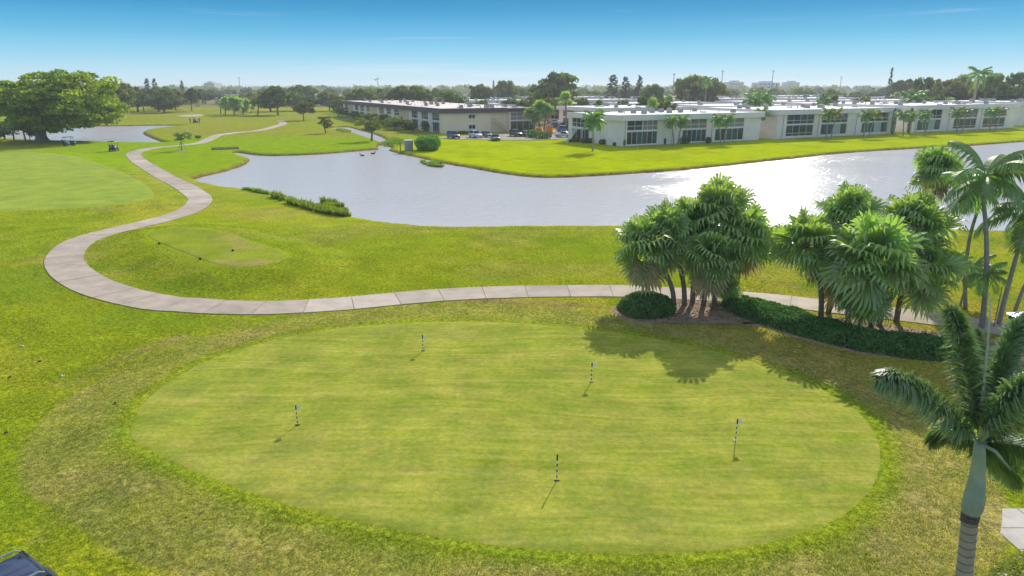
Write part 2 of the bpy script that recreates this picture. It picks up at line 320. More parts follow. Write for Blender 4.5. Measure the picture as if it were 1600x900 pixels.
M = dict(
  ground=grassmat('ground_grass', 'Col', fine=1.35), green=grassmat('green_turf', c=(.265,.305,.058), stripes=True, fine=.4),
  green2=grassmat('smooth_turf', c=(.25,.335,.065), fine=.4), tee=grassmat('tee_turf', 'Col', fine=.5), collar=grassmat('collar_turf', c=(.15,.235,.022), fine=1.0),
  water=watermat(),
  concrete=solid('path_concrete', (.40,.33,.265), .9, .22, .7, bump=.1), concrete2=solid('path_concrete_new', (.46,.39,.325), .9, .2, .8), concrete3=solid('path_concrete_old', (.36,.295,.24), .9, .26, .6),
  joint=solid('path_joint', (.19,.15,.11), .95, .3, 3), paver=solid('paver_concrete', (.48,.44,.38), .9, .2, 1.5),
  asphalt=solid('asphalt', (.26,.22,.19), .95, .2, .3), mulch=solid('mulch', (.27,.185,.135), .95, .5, 2.6, bump=.6), sand=solid('sand', (.40,.35,.27), .95, .1, 1),
  rock=solid('stone', (.32,.28,.24), .9, .3, 2),
  white=solid('white_wall', (.84,.745,.72), .85, .11, .35), fascia=solid('white_fascia', (.76,.71,.73), .7, .06, .3), cream=solid('cream_wall', (.82,.70,.52), .85, .06, .3), tan=solid('tan_wall', (.68,.52,.34), .85, .08, .4),
  brown=solid('brown_fascia', (.105,.080,.072), .7, .2, .6), roof=solid('white_roof', (.78,.76,.73), .8, .13, .12), roofdirt=solid('worn_roof', (.62,.53,.46), .85, .28, .10),
  trim=solid('white_trim', (.74,.74,.72), .5, .04, 1), dkmetal=solid('dark_metal', (.05,.05,.055), .5, .2, 2), grey=solid('grey_metal', (.32,.33,.34), .55, .15, 1.5), unit=solid('ac_unit', (.34,.33,.32), .7, .2, 1.2),
  wood=solid('weathered_wood', (.12,.085,.06), .85, .3, 3), pole=solid('wood_pole', (.22,.18,.15), .85, .2, 1),
  screen=solid('screen_mesh', (.26,.23,.24), .8, .12, .8), curtain=solid('curtain', (.42,.50,.47), .8, .1, 2),
  bark=solid('bark', (.20,.155,.115), .9, .35, 3.5, bump=.5), palmbark=solid('palm_bark', (.20,.165,.13), .9, .35, 5.0, bump=.5), ficusbark=solid('ficus_bark', (.30,.25,.20), .9, .25, 1.2),
  royal=solid('royal_trunk', (.30,.27,.24), .85, .2, 2.5, bump=.2), ringtan=solid('trunk_ring_tan', (.16,.14,.12), .9, .3, 6), ringdark=solid('trunk_ring', (.10,.08,.065), .9, .3, 6), spear=solid('spear_leaf', (.40,.43,.33), .6, .2, 3), shaft=solid('crownshaft', (.225,.285,.215), .5, .25, 2.2),
  fan=leafmat('fan_palm_leaf', (.095,.20,.040), (.38,.52,.15), .48, .16, .2, .42), dryfan=leafmat('dry_palm_leaf', (.26,.20,.10), (.42,.33,.19), .3, .05, .2, .6),
  feather=leafmat('feather_palm_leaf', (.075,.17,.03), (.25,.42,.08), .42, .14, .25, .45), foxtail=leafmat('foxtail_leaf', (.05,.12,.04), (.21,.33,.16), .34, .14, .2, .45),
  yfeather=leafmat('yellow_palm_leaf', (.13,.16,.03), (.30,.31,.06), .4, .12, .25),
  juniper=leafmat('juniper_leaf', (.026,.095,.022), (.14,.32,.07), .28, .06, .2, .6), shrub=leafmat('shrub_leaf', (.045,.10,.020), (.13,.24,.04), .36, .06, .3, .6), hedge=leafmat('hedge_leaf', (.06,.17,.018), (.20,.42,.035), .42, .06, .2, .6),
  ygshrub=leafmat('yellow_shrub_leaf', (.15,.19,.03), (.38,.42,.06), .38, .12, .2), orange=leafmat('orange_leaf', (.45,.16,.02), (.75,.35,.05), .35, .1, .2),
  ficus=leafmat('ficus_leaf', (.11,.18,.02), (.37,.43,.045), .46, .05, .1, .6), oak=leafmat('oak_leaf', (.07,.105,.028), (.21,.25,.06), .38, .04, .32, .6), olive=leafmat('olive_leaf', (.11,.13,.04), (.25,.27,.085), .42, .04, .28, .6),
  pine=leafmat('pine_leaf', (.045,.07,.035), (.11,.14,.065), .25, .05, .25), young=leafmat('young_leaf', (.10,.16,.03), (.24,.33,.06), .45, .1, .1),
  reed=leafmat('reed_leaf', (.085,.15,.018), (.27,.36,.045), .42, .06, .15, .6), blade=leafmat('grass_blade', (.165,.22,.014), (.38,.43,.06), .45, .02, 0, .7),
  glass=solid('window_glass', (.016,.026,.040), .08, .4, .5, spec=.35), tealglass=solid('teal_glass', (.012,.075,.085), .08, .4, .4, spec=.35),
  tyre=solid('tyre', (.025,.025,.025), .8, .1, 5), rim=solid('rim', (.45,.45,.46), .35, .1, 5, metal=.8), lamp=solid('headlight', (.75,.77,.8), .15, .05, 5), red=solid('taillight', (.35,.02,.02), .25, .1, 5),
  black=solid('black_plastic', (.02,.02,.022), .5, .15, 5), flagwhite=solid('flag_white', (.82,.82,.80), .6, .04, 5), flagpole=solid('pole_white', (.78,.77,.72), .5, .05, 5), navy=solid('navy_paint', (.035,.055,.11), .22, .15, 1, coat=.6),
  orangep=solid('orange_plastic', (.75,.26,.03), .5, .1, 4), teal=solid('teal_paint', (.03,.17,.20), .5, .15, 3), roofmetal=solid('pale_metal_roof', (.60,.66,.72), .35, .08, 1.5, metal=.3),
  skin=solid('skin', (.45,.28,.20), .6, .08, 6), shirt=solid('dark_shirt', (.05,.06,.09), .8, .15, 6), litter=solid('pale_paper', (.8,.78,.74), .8, .08, 9), dirt=solid('dirt_clump', (.10,.075,.05), .95, .3, 6), farwall=solid('far_wall', (.45,.46,.47), .85, .1, .1),
)

# ================================================================== THE SETTING
def build_ground():
    ys = list(np.arange(-60, 10, 2.0)); y = 10.0
    while y < 320: ys.append(y); y *= 1.0070
    while y < 14000: ys.append(y); y *= 1.05
    ys = np.array(ys); t = np.linspace(-1, 1, 520)
    half = .93*np.maximum(ys, 0)+30
    X = half[:,None]*t[None,:]; Y = np.repeat(ys[:,None], len(t), 1)
    sh = X.shape; x = X.ravel(); y = Y.ravel()
    wd = water_d(x, y); z = ground_h(x, y, wd)
    # colour of the turf itself: species, wear, dry patches
    def c(*a): return np.array(a)[None,:]
    def mix(A, B, k): return A*(1-k[:,None])+B*k[:,None]
    n1 = fbm(x, y, 9, 1, 5); n2 = fbm(x, y, 2.2, 2, 4); n3 = fbm(x, y, 30, 3, 3)
    C = np.repeat(c(.215,.275,.016), len(x), 0)
    C = mix(C, c(.325,.325,.040), sstep(.40, .66, n1))
    C = mix(C, c(.165,.25,.016), sstep(.50, .72, fbm(x, y, 5, 4, 4)))
    C = mix(C, c(.275,.225,.095), .6*sstep(.60, .80, n2*.6+n1*.5))
    dG = sdist(GREEN, x, y)
    # worn apron round the putting green
    ring = sstep(.2, 1.0, dG)*(1-sstep(3.15, 3.5, dG+.5*(n2-.5)))
    C = mix(C, c(.255,.25,.085), .7*ring*sstep(-22,-8,x+9*(n3-.5)+6))
    C = mix(C, c(.31,.255,.12), ring*.55*sstep(.42, .66, fbm(x, y, 3.2, 21, 4)+.20*sstep(0, 14, x)-.02))
    C = mix(C, c(.27,.20,.115), .8*sstep(3.2, 3.8, dG)*(1-sstep(4.2, 5.2, dG))*sstep(24, 34, y)*sstep(.3,.5,n2))
    C = mix(C, c(.165,.235,.026), .5*(1-sstep(.1, 1.2, dG-1.6*(fbm(x, y, 3, 33, 3)-.45)))*(dG > -1)*sstep(.25,.5,n1+.12))
    right = sstep(6, 14, x)*(1-sstep(34, 44, y))*sstep(.5, 2, dG)
    C = mix(C, c(.26,.225,.075), .55*right*sstep(.35, .6, n1))
    # mown fairway and far course
    fw = sstep(115, 150, y-.25*x*(x > 0))*(1-sstep(330, 420, y))*(x < 40)
    C = mix(C, c(.215,.275,.030), .85*fw); C = mix(C, c(.25,.24,.055), fw*.55*sstep(.52, .7, n3))
    dL = sdist(LAWN, x, y)
    C = mix(C, c(.315,.41,.0005), (1-sstep(-1.5, .5, dL)))
    C = mix(C, c(.245,.315,.006), .6*(1-sstep(-1.5, .5, dL))*sstep(.45,.62,fbm(x,y,7,51,4)))
    lf = (1-sstep(-40, -22, x))*sstep(62, 80, y)*(1-sstep(150,170,y))
    C = mix(C, c(.23,.29,.040), .8*lf)
    mid = sstep(40, 46, y)*(1-sstep(105, 130, y))*(dL > 0)
    C = mix(C, c(.225,.315,.020), .6*mid*sstep(.35,.6,fbm(x,y,14,8,3)))
    C = mix(C, c(.28,.265,.075), .55*mid*sstep(.5,.68,fbm(x,y*1.6,8,63,4)))
    strip = (dL > .5)*(1-sstep(170, 185, y))*sstep(92, 110, y)*(x > -95)*(x < 5)
    C = mix(C, c(.19,.32,.006), .8*strip)
    town = sstep(-10, 25, x+.1*y-10)*sstep(205, 215, y-.45*x)
    C = mix(C, c(.20,.18,.12), .85*np.clip(town+sstep(400, 470, y), 0, 1))
    # eroded earth along the water
    e = wd+.5*(fbm(x, y, 1.1, 9, 3)-.5)
    C = mix(C, c(.17,.115,.06), (1-sstep(.25, .75, e))*sstep(-9,-.1,wd+9))
    C = mix(C, c(.06,.06,.035), 1-sstep(-.5, .0, wd))
    V = np.stack([x, y, z], 1); r, k = sh
    idx = np.arange(r*k).reshape(r, k)
    Q = np.stack([idx[:-1,:-1], idx[:-1,1:], idx[1:,1:], idx[1:,:-1]], -1).reshape(-1, 4)
    me = bpy.data.meshes.new('ground'); n = len(Q)
    me.vertices.add(len(V)); me.vertices.foreach_set('co', V.ravel().astype(np.float32))
    me.loops.add(n*4); me.loops.foreach_set('vertex_index', Q.ravel().astype(np.int32))
    me.polygons.add(n); me.polygons.foreach_set('loop_start', np.arange(0, n*4, 4, dtype=np.int32)); me.polygons.foreach_set('loop_total', np.full(n, 4, np.int32))
    a = me.attributes.new('Col', 'FLOAT_COLOR', 'POINT'); a.data.foreach_set('color', np.hstack([np.clip(C, 0, 1), np.ones((len(C),1))]).ravel().astype(np.float32))
    me.materials.append(M['ground']); me.update(calc_edges=True)
    me.polygons.foreach_set('use_smooth', np.ones(n, bool))
    struct(put('ground', me))
build_ground()

def sheet(name, poly, mat, dz=.03, rings=24, colf=None, kind='structure'):
    poly = np.asarray(poly); c = poly.mean(0); V = [c]; m = len(poly)
    for i in range(1, rings+1): V += list(c+(poly-c)*(i/rings))
    V = np.array(V); r0 = np.linalg.norm(poly-c, axis=1)[:,None]
    V[1+(rings-2)*m:1+(rings-1)*m] = c+(poly-c)*(1-np.minimum(.30/np.maximum(r0, 1), .6/rings))
    z = ground_h(V[:,0], V[:,1])+dz; z[-m:] -= dz+(.035 if dz > .05 else .008)
    Fc = [(0, 1+j, 1+(j+1) % m) for j in range(m)]
    for i in range(rings-1):
        a = 1+i*m; b = a+m
        Fc += [(a+j, b+j, b+(j+1) % m, a+(j+1) % m) for j in range(m)]
    mb = MB(); mb.add(np.column_stack([V, z]), Fc); o = mb.build(name, mat, smooth=True)
    if colf is not None:
        C = colf(V[:,0], V[:,1]); a = o.data.attributes.new('Col', 'FLOAT_COLOR', 'POINT')
        a.data.foreach_set('color', np.hstack([C, np.ones((len(C),1))]).ravel().astype(np.float32))
    o['kind'] = kind; return o
def offset_poly(P, d):
    P = np.asarray(P); t = np.roll(P, -1, 0)-np.roll(P, 1, 0); t /= np.linalg.norm(t, axis=1)[:,None]
    n = np.stack([t[:,1], -t[:,0]], 1)
    A = np.sum(P[:,0]*np.roll(P[:,1],-1)-np.roll(P[:,0],-1)*P[:,1])
    return P+n*d*(1 if A > 0 else -1)
sheet('putting_green', GREEN, M['green'], .024, 30)
sheet('mown_green', GREEN2, M['green2'], .024, 20)
def teecol(x, y):
    n = fbm(x, y, 2.2, 44, 4); C = np.repeat(np.array([[.215,.275,.032]]), len(x), 0); k = (.8*sstep(.44,.62,n)*sstep(-25,-20,x))[:,None]
    return C*(1-k)+np.array([[.31,.25,.12]])*k
sheet('tee_box', TEE, M['tee'], .03, 20, teecol)
sheet('sand_bunker', BUNKER, M['sand'], .05, 6)
sheet('mulch_bed', BED, M['mulch'], .03, 16)
def flat_sheet(name, poly, mat, z):
    mb = MB(); mb.add([(p[0], p[1], z) for p in poly], [tuple(range(len(poly)))]); return struct(mb.build(name, mat))
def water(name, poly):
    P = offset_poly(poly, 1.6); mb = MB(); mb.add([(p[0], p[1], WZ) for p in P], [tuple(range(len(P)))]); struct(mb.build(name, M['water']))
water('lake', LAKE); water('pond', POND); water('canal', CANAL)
for o in bpy.data.objects:
    if o.name == 'canal': o.location.z -= .004
    if o.name == 'lake': o.location.z += .0
# haze-free asphalt of the car park, with kerb
ls = flat_sheet('parking_lot', LOT, M['asphalt'], .02)
for p, q in zip(range(len(LOT)), [*range(1, len(LOT)), 0]):
    if p in (0,1,2,3):
        a, b = Vector((*LOT[p],0)), Vector((*LOT[q],0)); d = (b-a).normalized(); n = Vector((-d.y,d.x,0))*.09
        mb = MB(); vv = [a-n,b-n,b+n,a+n]; mb.add([(*v.xy,0) for v in vv]+[(*v.xy,.13) for v in vv], [(0,1,5,4),(1,2,6,5),(2,3,7,6),(3,0,4,7),(4,5,6,7)])
        mb.build('kerb', M['paver'], ls)
# access road and further parking between the blocks, seen past the palms
flat_sheet('road', PX([(878,204),(905,211),(912,200),(905,185),(893,172),(868,172),(850,184)]), M['asphalt'], .016)

# concrete cart path: each cast slab a piece of its own, narrow joints between
def cart_path(line, name, slab_len, width):
    seg = np.linalg.norm(np.diff(line, axis=0), axis=1); s = np.concatenate([[0], np.cumsum(seg)]); tot = s[-1]
    def at(q):
        x = np.interp(q, s, line[:,0]); y = np.interp(q, s, line[:,1]); return np.array([x, y])
    def tan(q): d = at(min(q+.4, tot))-at(max(q-.4, 0)); return d/np.linalg.norm(d)
    root = MB(); Q = np.linspace(0, tot, int(tot/1.0)); V = []
    for q in Q:
        p = at(q); t = tan(q); n = np.array([-t[1], t[0]])
        for u in (-width/2+.08, width/2-.08): V.append(p+n*u)
    V = np.array(V); z = ground_h(V[:,0], V[:,1])+.022
    root.add(np.column_stack([V, z]), [(2*i, 2*i+1, 2*i+3, 2*i+2) for i in range(len(Q)-1)])
    ro = struct(root.build(name, M['joint']))
    q = 0; i = 0
    while q < tot-.5:
        ln = slab_len(at(q)); e = min(q+ln, tot); mb = MB(); V = []
        k = max(2, int(ln/.8)); ww = width*(1+.02*random.uniform(-1,1)); hz = .045+random.uniform(-.006,.006)
        for j in range(k+1):
            qq = q+.016+(e-q-.032)*j/k; p = at(qq); t = tan(qq); n = np.array([-t[1], t[0]])
            for u in (-ww/2, ww/2): V.append(p+n*u)
        V = np.array(V); z = ground_h(V[:,0], V[:,1]).reshape(-1,2); z = np.repeat(z.max(1), 2)
        top = np.column_stack([V, z+hz]); bot = np.column_stack([V, z-.05]); m = len(V); fc = []
        for j in range(k):
            a = 2*j; fc += [(a,a+1,a+3,a+2), (m+a,a,a+2,m+a+2), (a+1,m+a+1,m+a+3,a+3)]
        fc += [(0,m,m+1,1), (2*k,2*k+1,m+2*k+1,m+2*k)]
        mb.add(np.vstack([top,bot]), fc)
        r = random.random(); mb.build('slab', M['concrete2'] if (r > .86) else M['concrete3'] if r < .22 else M['concrete'], ro)
        q = e; i += 1
cart_path(PATH, 'cart_path', lambda p: 2.6 if p[1] < 75 else 5.0, 2.45)
cart_path(PATH_FAR, 'far_cart_path', lambda p: 12.0, 2.6)
# paved walk at the edge of the lawn, lower right
wk = struct(MB().box(13.62, 24, 14.7, 17.55, -.05, .02).build('walkway', M['joint']))
for i in range(8):
    for j in range(3):
        x0 = 13.65+i*1.3; y0 = 14.73+j*.94
        MB().box(x0, x0+1.27, y0, y0+.91, -.02, .055+random.uniform(-.004,.004)).build('slab', M['paver'], wk)

# ================================================================== BUILDINGS
def win(parent, x0, x1, y, z0, z1, n, glass, axis=0, split=None, fr=.09):
    """one framed opening in the plane y (axis 0) or x (axis 1): frame part with a pane for each light"""
    b = MB()
    def bx(a0, a1, c0, c1, d0, d1):
        if axis == 0: b.box(a0, a1, y+c0, y+c1, d0, d1)
        else: b.box(y+c0, y+c1, a0, a1, d0, d1)
    bx(x0, x1, -.05, .07, z0, z0+fr); bx(x0, x1, -.05, .07, z1-fr, z1)
    wd = (x1-x0)/n
    for i in range(n+1):
        c = x0+wd*i; c0 = max(x0, c-fr/2); c1 = min(x1, c+fr/2)
        if i == 0: c1 = x0+fr
        if i == n: c0 = x1-fr
        bx(c0, c1, -.045, .065, z0+fr, z1-fr)
    if split: 
        for i in range(n): bx(x0+wd*i+fr, x0+wd*(i+1)-fr, -.03, .05, split-.05, split+.05)
    f = b.build('window', M['trim'], parent)
    for i in range(n):
        g = glass[i % len(glass)] if isinstance(glass, (list, tuple)) else glass
        pb = MB(); a0, a1 = x0+wd*i+fr/2, x0+wd*(i+1)-fr/2
        if axis == 0: pb.box(a0, a1, y, y+.03, z0+fr*.6, z1-fr*.6)
        else: pb.box(y, y+.03, a0, a1, z0+fr*.6, z1-fr*.6)
        pb.build('pane', g, f)
    return f
def piers(parent, spans, y, z0, z1, mat, axis=0, th=.4):
    for a, b in spans:
        mb = MB()
        if axis == 0: mb.box(a, b, y, y+th, z0, z1)
        else: mb.box(y, y+th, a, b, z0, z1)
        mb.build('wall_panel', mat, parent)
def roof_stuff(parent, x0, x1, y0, y1, z, n, rnd):
    for i in range(n):
        x = rnd.uniform(x0+1, x1-1.5); y = rnd.uniform(y0+1, y1-1.5); k = rnd.random()
        if k < .42:
            mb = MB(); mb.box(x, x+.95, y, y+.95, z, z+.85, (.04,.04)); u = mb.build('air_conditioner', M['unit'], parent)
            MB().tube([(x+.47,y+.47,z+.85),(x+.47,y+.47,z+.9)], .36, 10).build('fan_grille', M['dkmetal'], u)
        elif k < .8: MB().tube([(x,y,z),(x,y,z+.42)], .09, 6).tube([(x,y,z+.42),(x,y,z+.5)], [.16,.02], 6).build('vent_pipe', M['dkmetal'] if k < .6 else M['unit'], parent)
        else:
            MB().box(x, x+1.3, y, y+1.0, z, z+.28, (.12,.12)).build('skylight', M['unit'], parent)

TH = math.atan2(.525, 1)                      # the condominium blocks share this heading
def loc2w(o, x, y): return (o[0]+x*math.cos(TH)-y*math.sin(TH), o[1]+x*math.sin(TH)+y*math.cos(TH))
A0 = np.array(G0(975,229)); U = np.array([math.cos(TH), math.sin(TH)])
def s_at(px, py=215):                         # where the facade plane of the white blocks meets a photo column
    r = ray(px, py); # solve A0+s*U on the ray's ground line
    k = r[0]/r[1]; return (k*A0[1]-A0[0])/(U[0]-k*U[1])

def white_block(label, pxs, bays, H, depth, style, end=False, bayspec=None, seed=1):
    rnd = random.Random(seed); s0, s1 = s_at(pxs[0]), s_at(pxs[1]); O = A0+U*s0; W = s1-s0
    t = thing('condominium_block', label, 'building', (O[0],O[1],0), TH)
    FH = 1.15; z1 = H-FH+.05                   # fascia height
    B = [(s_at(a)-s0, s_at(b)-s0) for a, b in bays]
    MB().box(.42, W-.05, .42, depth, -.3, H-.25).build('core_wall', M['white'], t)
    ed = [0]; 
    for a, b in B: ed += [a, b]
    ed.append(W); spans = [(ed[i], ed[i+1]) for i in range(0, len(ed), 2)]
    piers(t, spans, 0, -.3, z1, M['white'])
    MB().box(0, W, -.12, .0, -.3, .12).build('plinth', M['paver'], t)
    for a, b in spans[:-1]:                    # downpipes beside the piers
        MB().tube([(b-(b-a)*.42,-.07,.12),(b-(b-a)*.42,-.07,z1)], .055, 6).build('downpipe', M['grey'], t)
    zf = H*.47
    for i, (a, b) in enumerate(B):
        sp = (bayspec or {}).get(i, style)
        MB().box(a, b, .02, .34, zf-.02, zf+.20).build('floor_band', M['trim'], t)
        if sp == 'slider':
            MB().box(a, b, .05, .4, -.3, .30).build('sill_wall', M['white'], t)
            win(t, a, b, .14, .30, zf-.03, 6, [M['glass'],M['glass'],M['tealglass'],M['tealglass'],M['glass'],M['tealglass']])
            win(t, a, a+(b-a)*.5, .14, zf+.2, z1-.02, 2, M['glass'], split=zf+1.1)
            win(t, a+(b-a)*.5+.01, b, .14, zf+.2, z1-.02, 3, M['screen'], split=zf+1.1)
        elif sp == 'screen':
            MB().box(a, b, .05, .4, -.3, .30).build('sill_wall', M['white'], t)
            win(t, a, b, .14, .30, zf-.03, 5, [M['tealglass'],M['glass'],M['tealglass']])
            win(t, a, b, .14, zf+.2, z1-.02, 3, M['screen'], split=zf+1.1)
        else:
            MB().box(a, b, .05, .4, -.3, .55).build('sill_wall', M['white'], t)
            win(t, a, b, .14, .55, zf-.03, 4, M['glass'] if sp == 'dark' else [M['tealglass'],M['tealglass'],M['curtain'],M['tealglass']], split=1.25 if sp == 'dark' else None)
            win(t, a, b, .14, zf+.2, z1-.02, 4, M['glass'], split=zf+1.05)
    # left end wall
    if end:
        MB().box(0, .4, .4, 7.5, -.3, z1).build('wall_panel', M['white'], t)
        MB().box(0, .4, 19.5, depth, -.3, z1).build('wall_panel', M['white'], t)
        win(t, 10.2, 11.4, .15, zf+.8, z1-.1, 1, M['glass'], axis=1)
        MB().box(.05, .4, 7.5, 19.5, zf-.1, zf+.2).build('floor_band', M['trim'], t)
        win(t, 12.5, 19.5, .15, .1, zf-.1, 4, M['glass'], axis=1); win(t, 12.5, 19.5, .15, zf+.2, z1-.02, 4, M['glass'], axis=1, split=zf+1.1)
        MB().box(.02, .4, 7.5, 12.5, -.3, zf-.1).build('wall_panel', M['white'], t)
        st = MB()
        for k in range(12): st.box(-1.5-.22*(11-k), -1.28-.22*(11-k), 15.0, 16.2, .24*k, .24*k+.12)
        so_ = st.build('staircase', M['trim'], t)
        MB().tube([(-4.1,15,.9),(-1.4,15,3.8)], .05, 6).build('handrail', M['trim'], so_); MB().tube([(-4.1,16.2,.9),(-1.4,16.2,3.8)], .05, 6).build('handrail', M['trim'], so_)
        MB().box(-1.35, .05, 13, 18.6, zf-.12, zf+.05).build('landing', M['trim'], t)
        for yy in (13.2, 18.4): MB().box(-1.3, -1.15, yy, yy+.15, 0, zf-.12).build('post', M['trim'], t)
    else:
        MB().box(0, .4, .4, depth, -.3, z1).build('wall_panel', M['white'], t)
    # fascia band in cast lengths, coping and flat roof
    n = max(2, round(W/13)); ov = .55
    for i in range(n):
        a = -ov+(W+2*ov)*i/n; b = -ov+(W+2*ov)*(i+1)/n
        MB().box(a+.015, b-.015, -ov, -ov+.3, H-FH, H).build('fascia_panel', M['fascia'], t)
    m = max(1, round(depth/13))
    for i in range(m):
        a = -ov+.3+(depth+ov-.3)*i/m; b = -ov+.3+(depth+ov-.3)*(i+1)/m
        MB().box(-ov, -ov+.3, a+.015, b-.015, H-FH, H).build('fascia_panel', M['fascia'], t)
        MB().box(W+ov-.3, W+ov, a+.015, b-.015, H-FH, H).build('fascia_panel', M['fascia'], t)
    MB().box(-ov+.3, W+ov-.3, -ov+.3, depth, H-FH+.02, H-FH+.12).build('soffit', M['white'], t)
    r = MB(); r.box(-ov+.3, W+ov-.3, -ov+.3, depth, H-.26, H-.12); ro = r.build('roof', M['roof'], t)
    MB().box(-ov-.03, W+ov+.03, -ov-.03, -ov+.35, H+.003, H+.06).build('coping', M['trim'], ro)
    roof_stuff(ro, 1, W-1, 1.5, depth-1, H-.12, int(W*.7), rnd)
    return t
white_block('white two storey condominium with stairs at its end, beside the car park', (972,1186), [(979.5,1027),(1066,1103),(1117,1161)], 6.40, 21, 'screen', True, {0:'slider',1:'screen',2:'screen'}, 1)
white_block('white two storey condominium in the middle of the lakeside row of three', (1213,1397), [(1227,1269),(1281,1321),(1344,1384)], 6.80, 27, 'dark', False, {0:'dark',1:'teal',2:'teal'}, 2)
white_block('white two storey condominium ending beside the blank cream wall', (1425,1580), [(1430,1466),(1486,1521),(1531,1565)], 7.20, 27, 'dark', False, {0:'teal',1:'dark',2:'dark'}, 3)
white_block('blank cream walled condominium behind the end of the lakeside row', (1600,1730), [(1640,1670),(1690,1715)], 7.5, 27, 'dark', False, None, 4).location.y += 6

# the long brown-fascia block running away along the canal
def brown_block():
    rnd = random.Random(9); C0 = np.array(G0(691,209)); far = np.array(G0(537,181.5)); d = far-C0; Ln = np.linalg.norm(d)
    th = math.atan2(-d[0], d[1])
    t = thing('condominium_block', 'long cream two storey condominium with dark brown fascia along the canal', 'building', (C0[0],C0[1],0), th)
    H = 6.5; FH = 1.25; z1 = H-FH+.05; D = 28.0; zf = 3.0
    MB().box(.6, D-.1, .6, Ln-.1, -.3, H-.25).build('core_wall', M['cream'], t)
    # end wall towards the car park
    MB().box(0, 1.0, 0, .55, -.3, z1).build('wall_panel', M['cream'], t)
    MB().box(1.0, 14.2, 0, .55, -.3, z1).build('wall_panel', M['cream'], t)
    for z0 in (1.05, 3.75): win(t, 7.6, 9.6, -.04, z0, z0+1.15, 2, M['glass'])
    MB().box(14.2, 19.6, 1.9, 2.3, -.3, z1).build('wall_panel', M['cream'], t)
    for z0 in (1.1, 3.8): win(t, 16.0, 17.6, 1.86, z0, z0+1.1, 2, M['glass'])
    MB().box(14.2, 19.6, .3, 1.9, zf-.12, zf+.05).build('landing', M['trim'], t)
    st = MB()
    for k in range(13): st.box(14.8+.33*k, 15.13+.33*k, -1.2, .1, zf-.23*(k+1), zf-.23*(k+1)+.12)
    s_ = st.build('staircase', M['tan'], t)
    for yy in (-1.2, .1): MB().tube([(14.8,yy,zf+.75),(19.1,yy,.9)], .07, 6).build('handrail', M['tan'], s_)
    for k in range(5): MB().tube([(14.5+1.25*k,.35,zf),(14.5+1.25*k,.35,zf+1)], .035, 5).build('baluster', M['tan'], s_)
    MB().tube([(14.3,.3,-.2),(14.3,.3,z1)], .09, 6).build('post', M['tan'], t)
    MB().box(19.6, 20.2, 0, .55, -.3, z1).build('wall_panel', M['cream'], t)
    MB().box(20.2, D, .05, .5, zf-.1, zf+.15).build('floor_band', M['trim'], t)
    win(t, 20.2, D, .15, .1, zf-.1, 4, M['glass']); win(t, 20.2, D, .15, zf+.15, z1-.02, 4, M['screen'], split=zf+1.1)
    # long side, bays between cream piers
    q = 1.2; i = 0; bw = (Ln-2)/13.0
    MB().box(0, .5, .55, 1.2, -.3, z1).build('wall_panel', M['cream'], t)
    while i < 13:
        a = 1.2+bw*i; b = a+bw
        if i % 4 == 3: MB().box(.02, .5, a, b, -.3, z1).build('wall_panel', M['tan'], t)
        else:
            w0 = a+bw*.10; w1 = a+bw*.72
            MB().box(0, .5, a, w0, -.3, z1).build('wall_panel', M['cream'], t)
            MB().box(-.05, .5, w1, b, -.3, z1).build('wall_panel', M['white'], t)
            MB().box(.06, .5, w0, w1, zf-.15, zf+.2).build('floor_band', M['trim'], t)
            win(t, w0, w1, .16, .2, zf-.15, 4, M['glass'], axis=1); win(t, w0, w1, .16, zf+.2, z1-.02, 4, M['glass'], axis=1, split=zf+1.1)
        i += 1
    # sloped brown mansard fascia
    ov = .7
    def fas(p, q, inx, iny):
        mb = MB(); (x0,y0),(x1,y1) = p, q
        mb.add([(x0,y0,H-FH),(x1,y1,H-FH),(x1+inx,y1+iny,H),(x0+inx,y0+iny,H),(x0+inx+inx*.4,y0+iny+iny*.4,H-FH),(x1+inx+inx*.4,y1+iny+iny*.4,H-FH),(x1+inx+inx*.4,y1+iny+iny*.4,H),(x0+inx+inx*.4,y0+iny+iny*.4,H)],
               [(0,1,2,3),(3,2,6,7),(0,4,5,1),(1,5,6,2),(0,3,7,4),(4,7,6,5)]); mb.build('fascia_panel', M['brown'], t)
    n = 12
    for i in range(n): y0 = -ov+(Ln+2*ov)*i/n; y1 = -ov+(Ln+2*ov)*(i+1)/n; fas((-ov,y1-.02),(-ov,y0+.02), .28, 0)
    for i in range(3): x0 = -ov+(D+2*ov)*i/3; x1 = -ov+(D+2*ov)*(i+1)/3; fas((x0+.02,-ov-(0 if i < 2 else -.5)),(x1-.02,-ov-(0 if i < 2 else -.5)), 0, .28)
    MB().box(-ov+.4, D, -ov+.4, Ln, H-FH+.02, H-FH+.1).build('soffit', M['cream'], t)
    ro = MB().box(-ov+.36, D+.3, -ov+.36, Ln+.3, H-.24, H-.1).build('roof', M['roofdirt'], t)
    MB().box(-ov+.24, -ov+.62, -ov+.2, Ln+.3, H+.003, H+.07).build('coping', M['trim'], ro); MB().box(-ov+.64, D+.3, -ov+.2, -ov+.62, H+.003, H+.07).build('coping', M['trim'], ro)
    roof_stuff(ro, 1, D-1, 2, Ln-3, H-.1, 60, rnd)
    return t
brown_block()

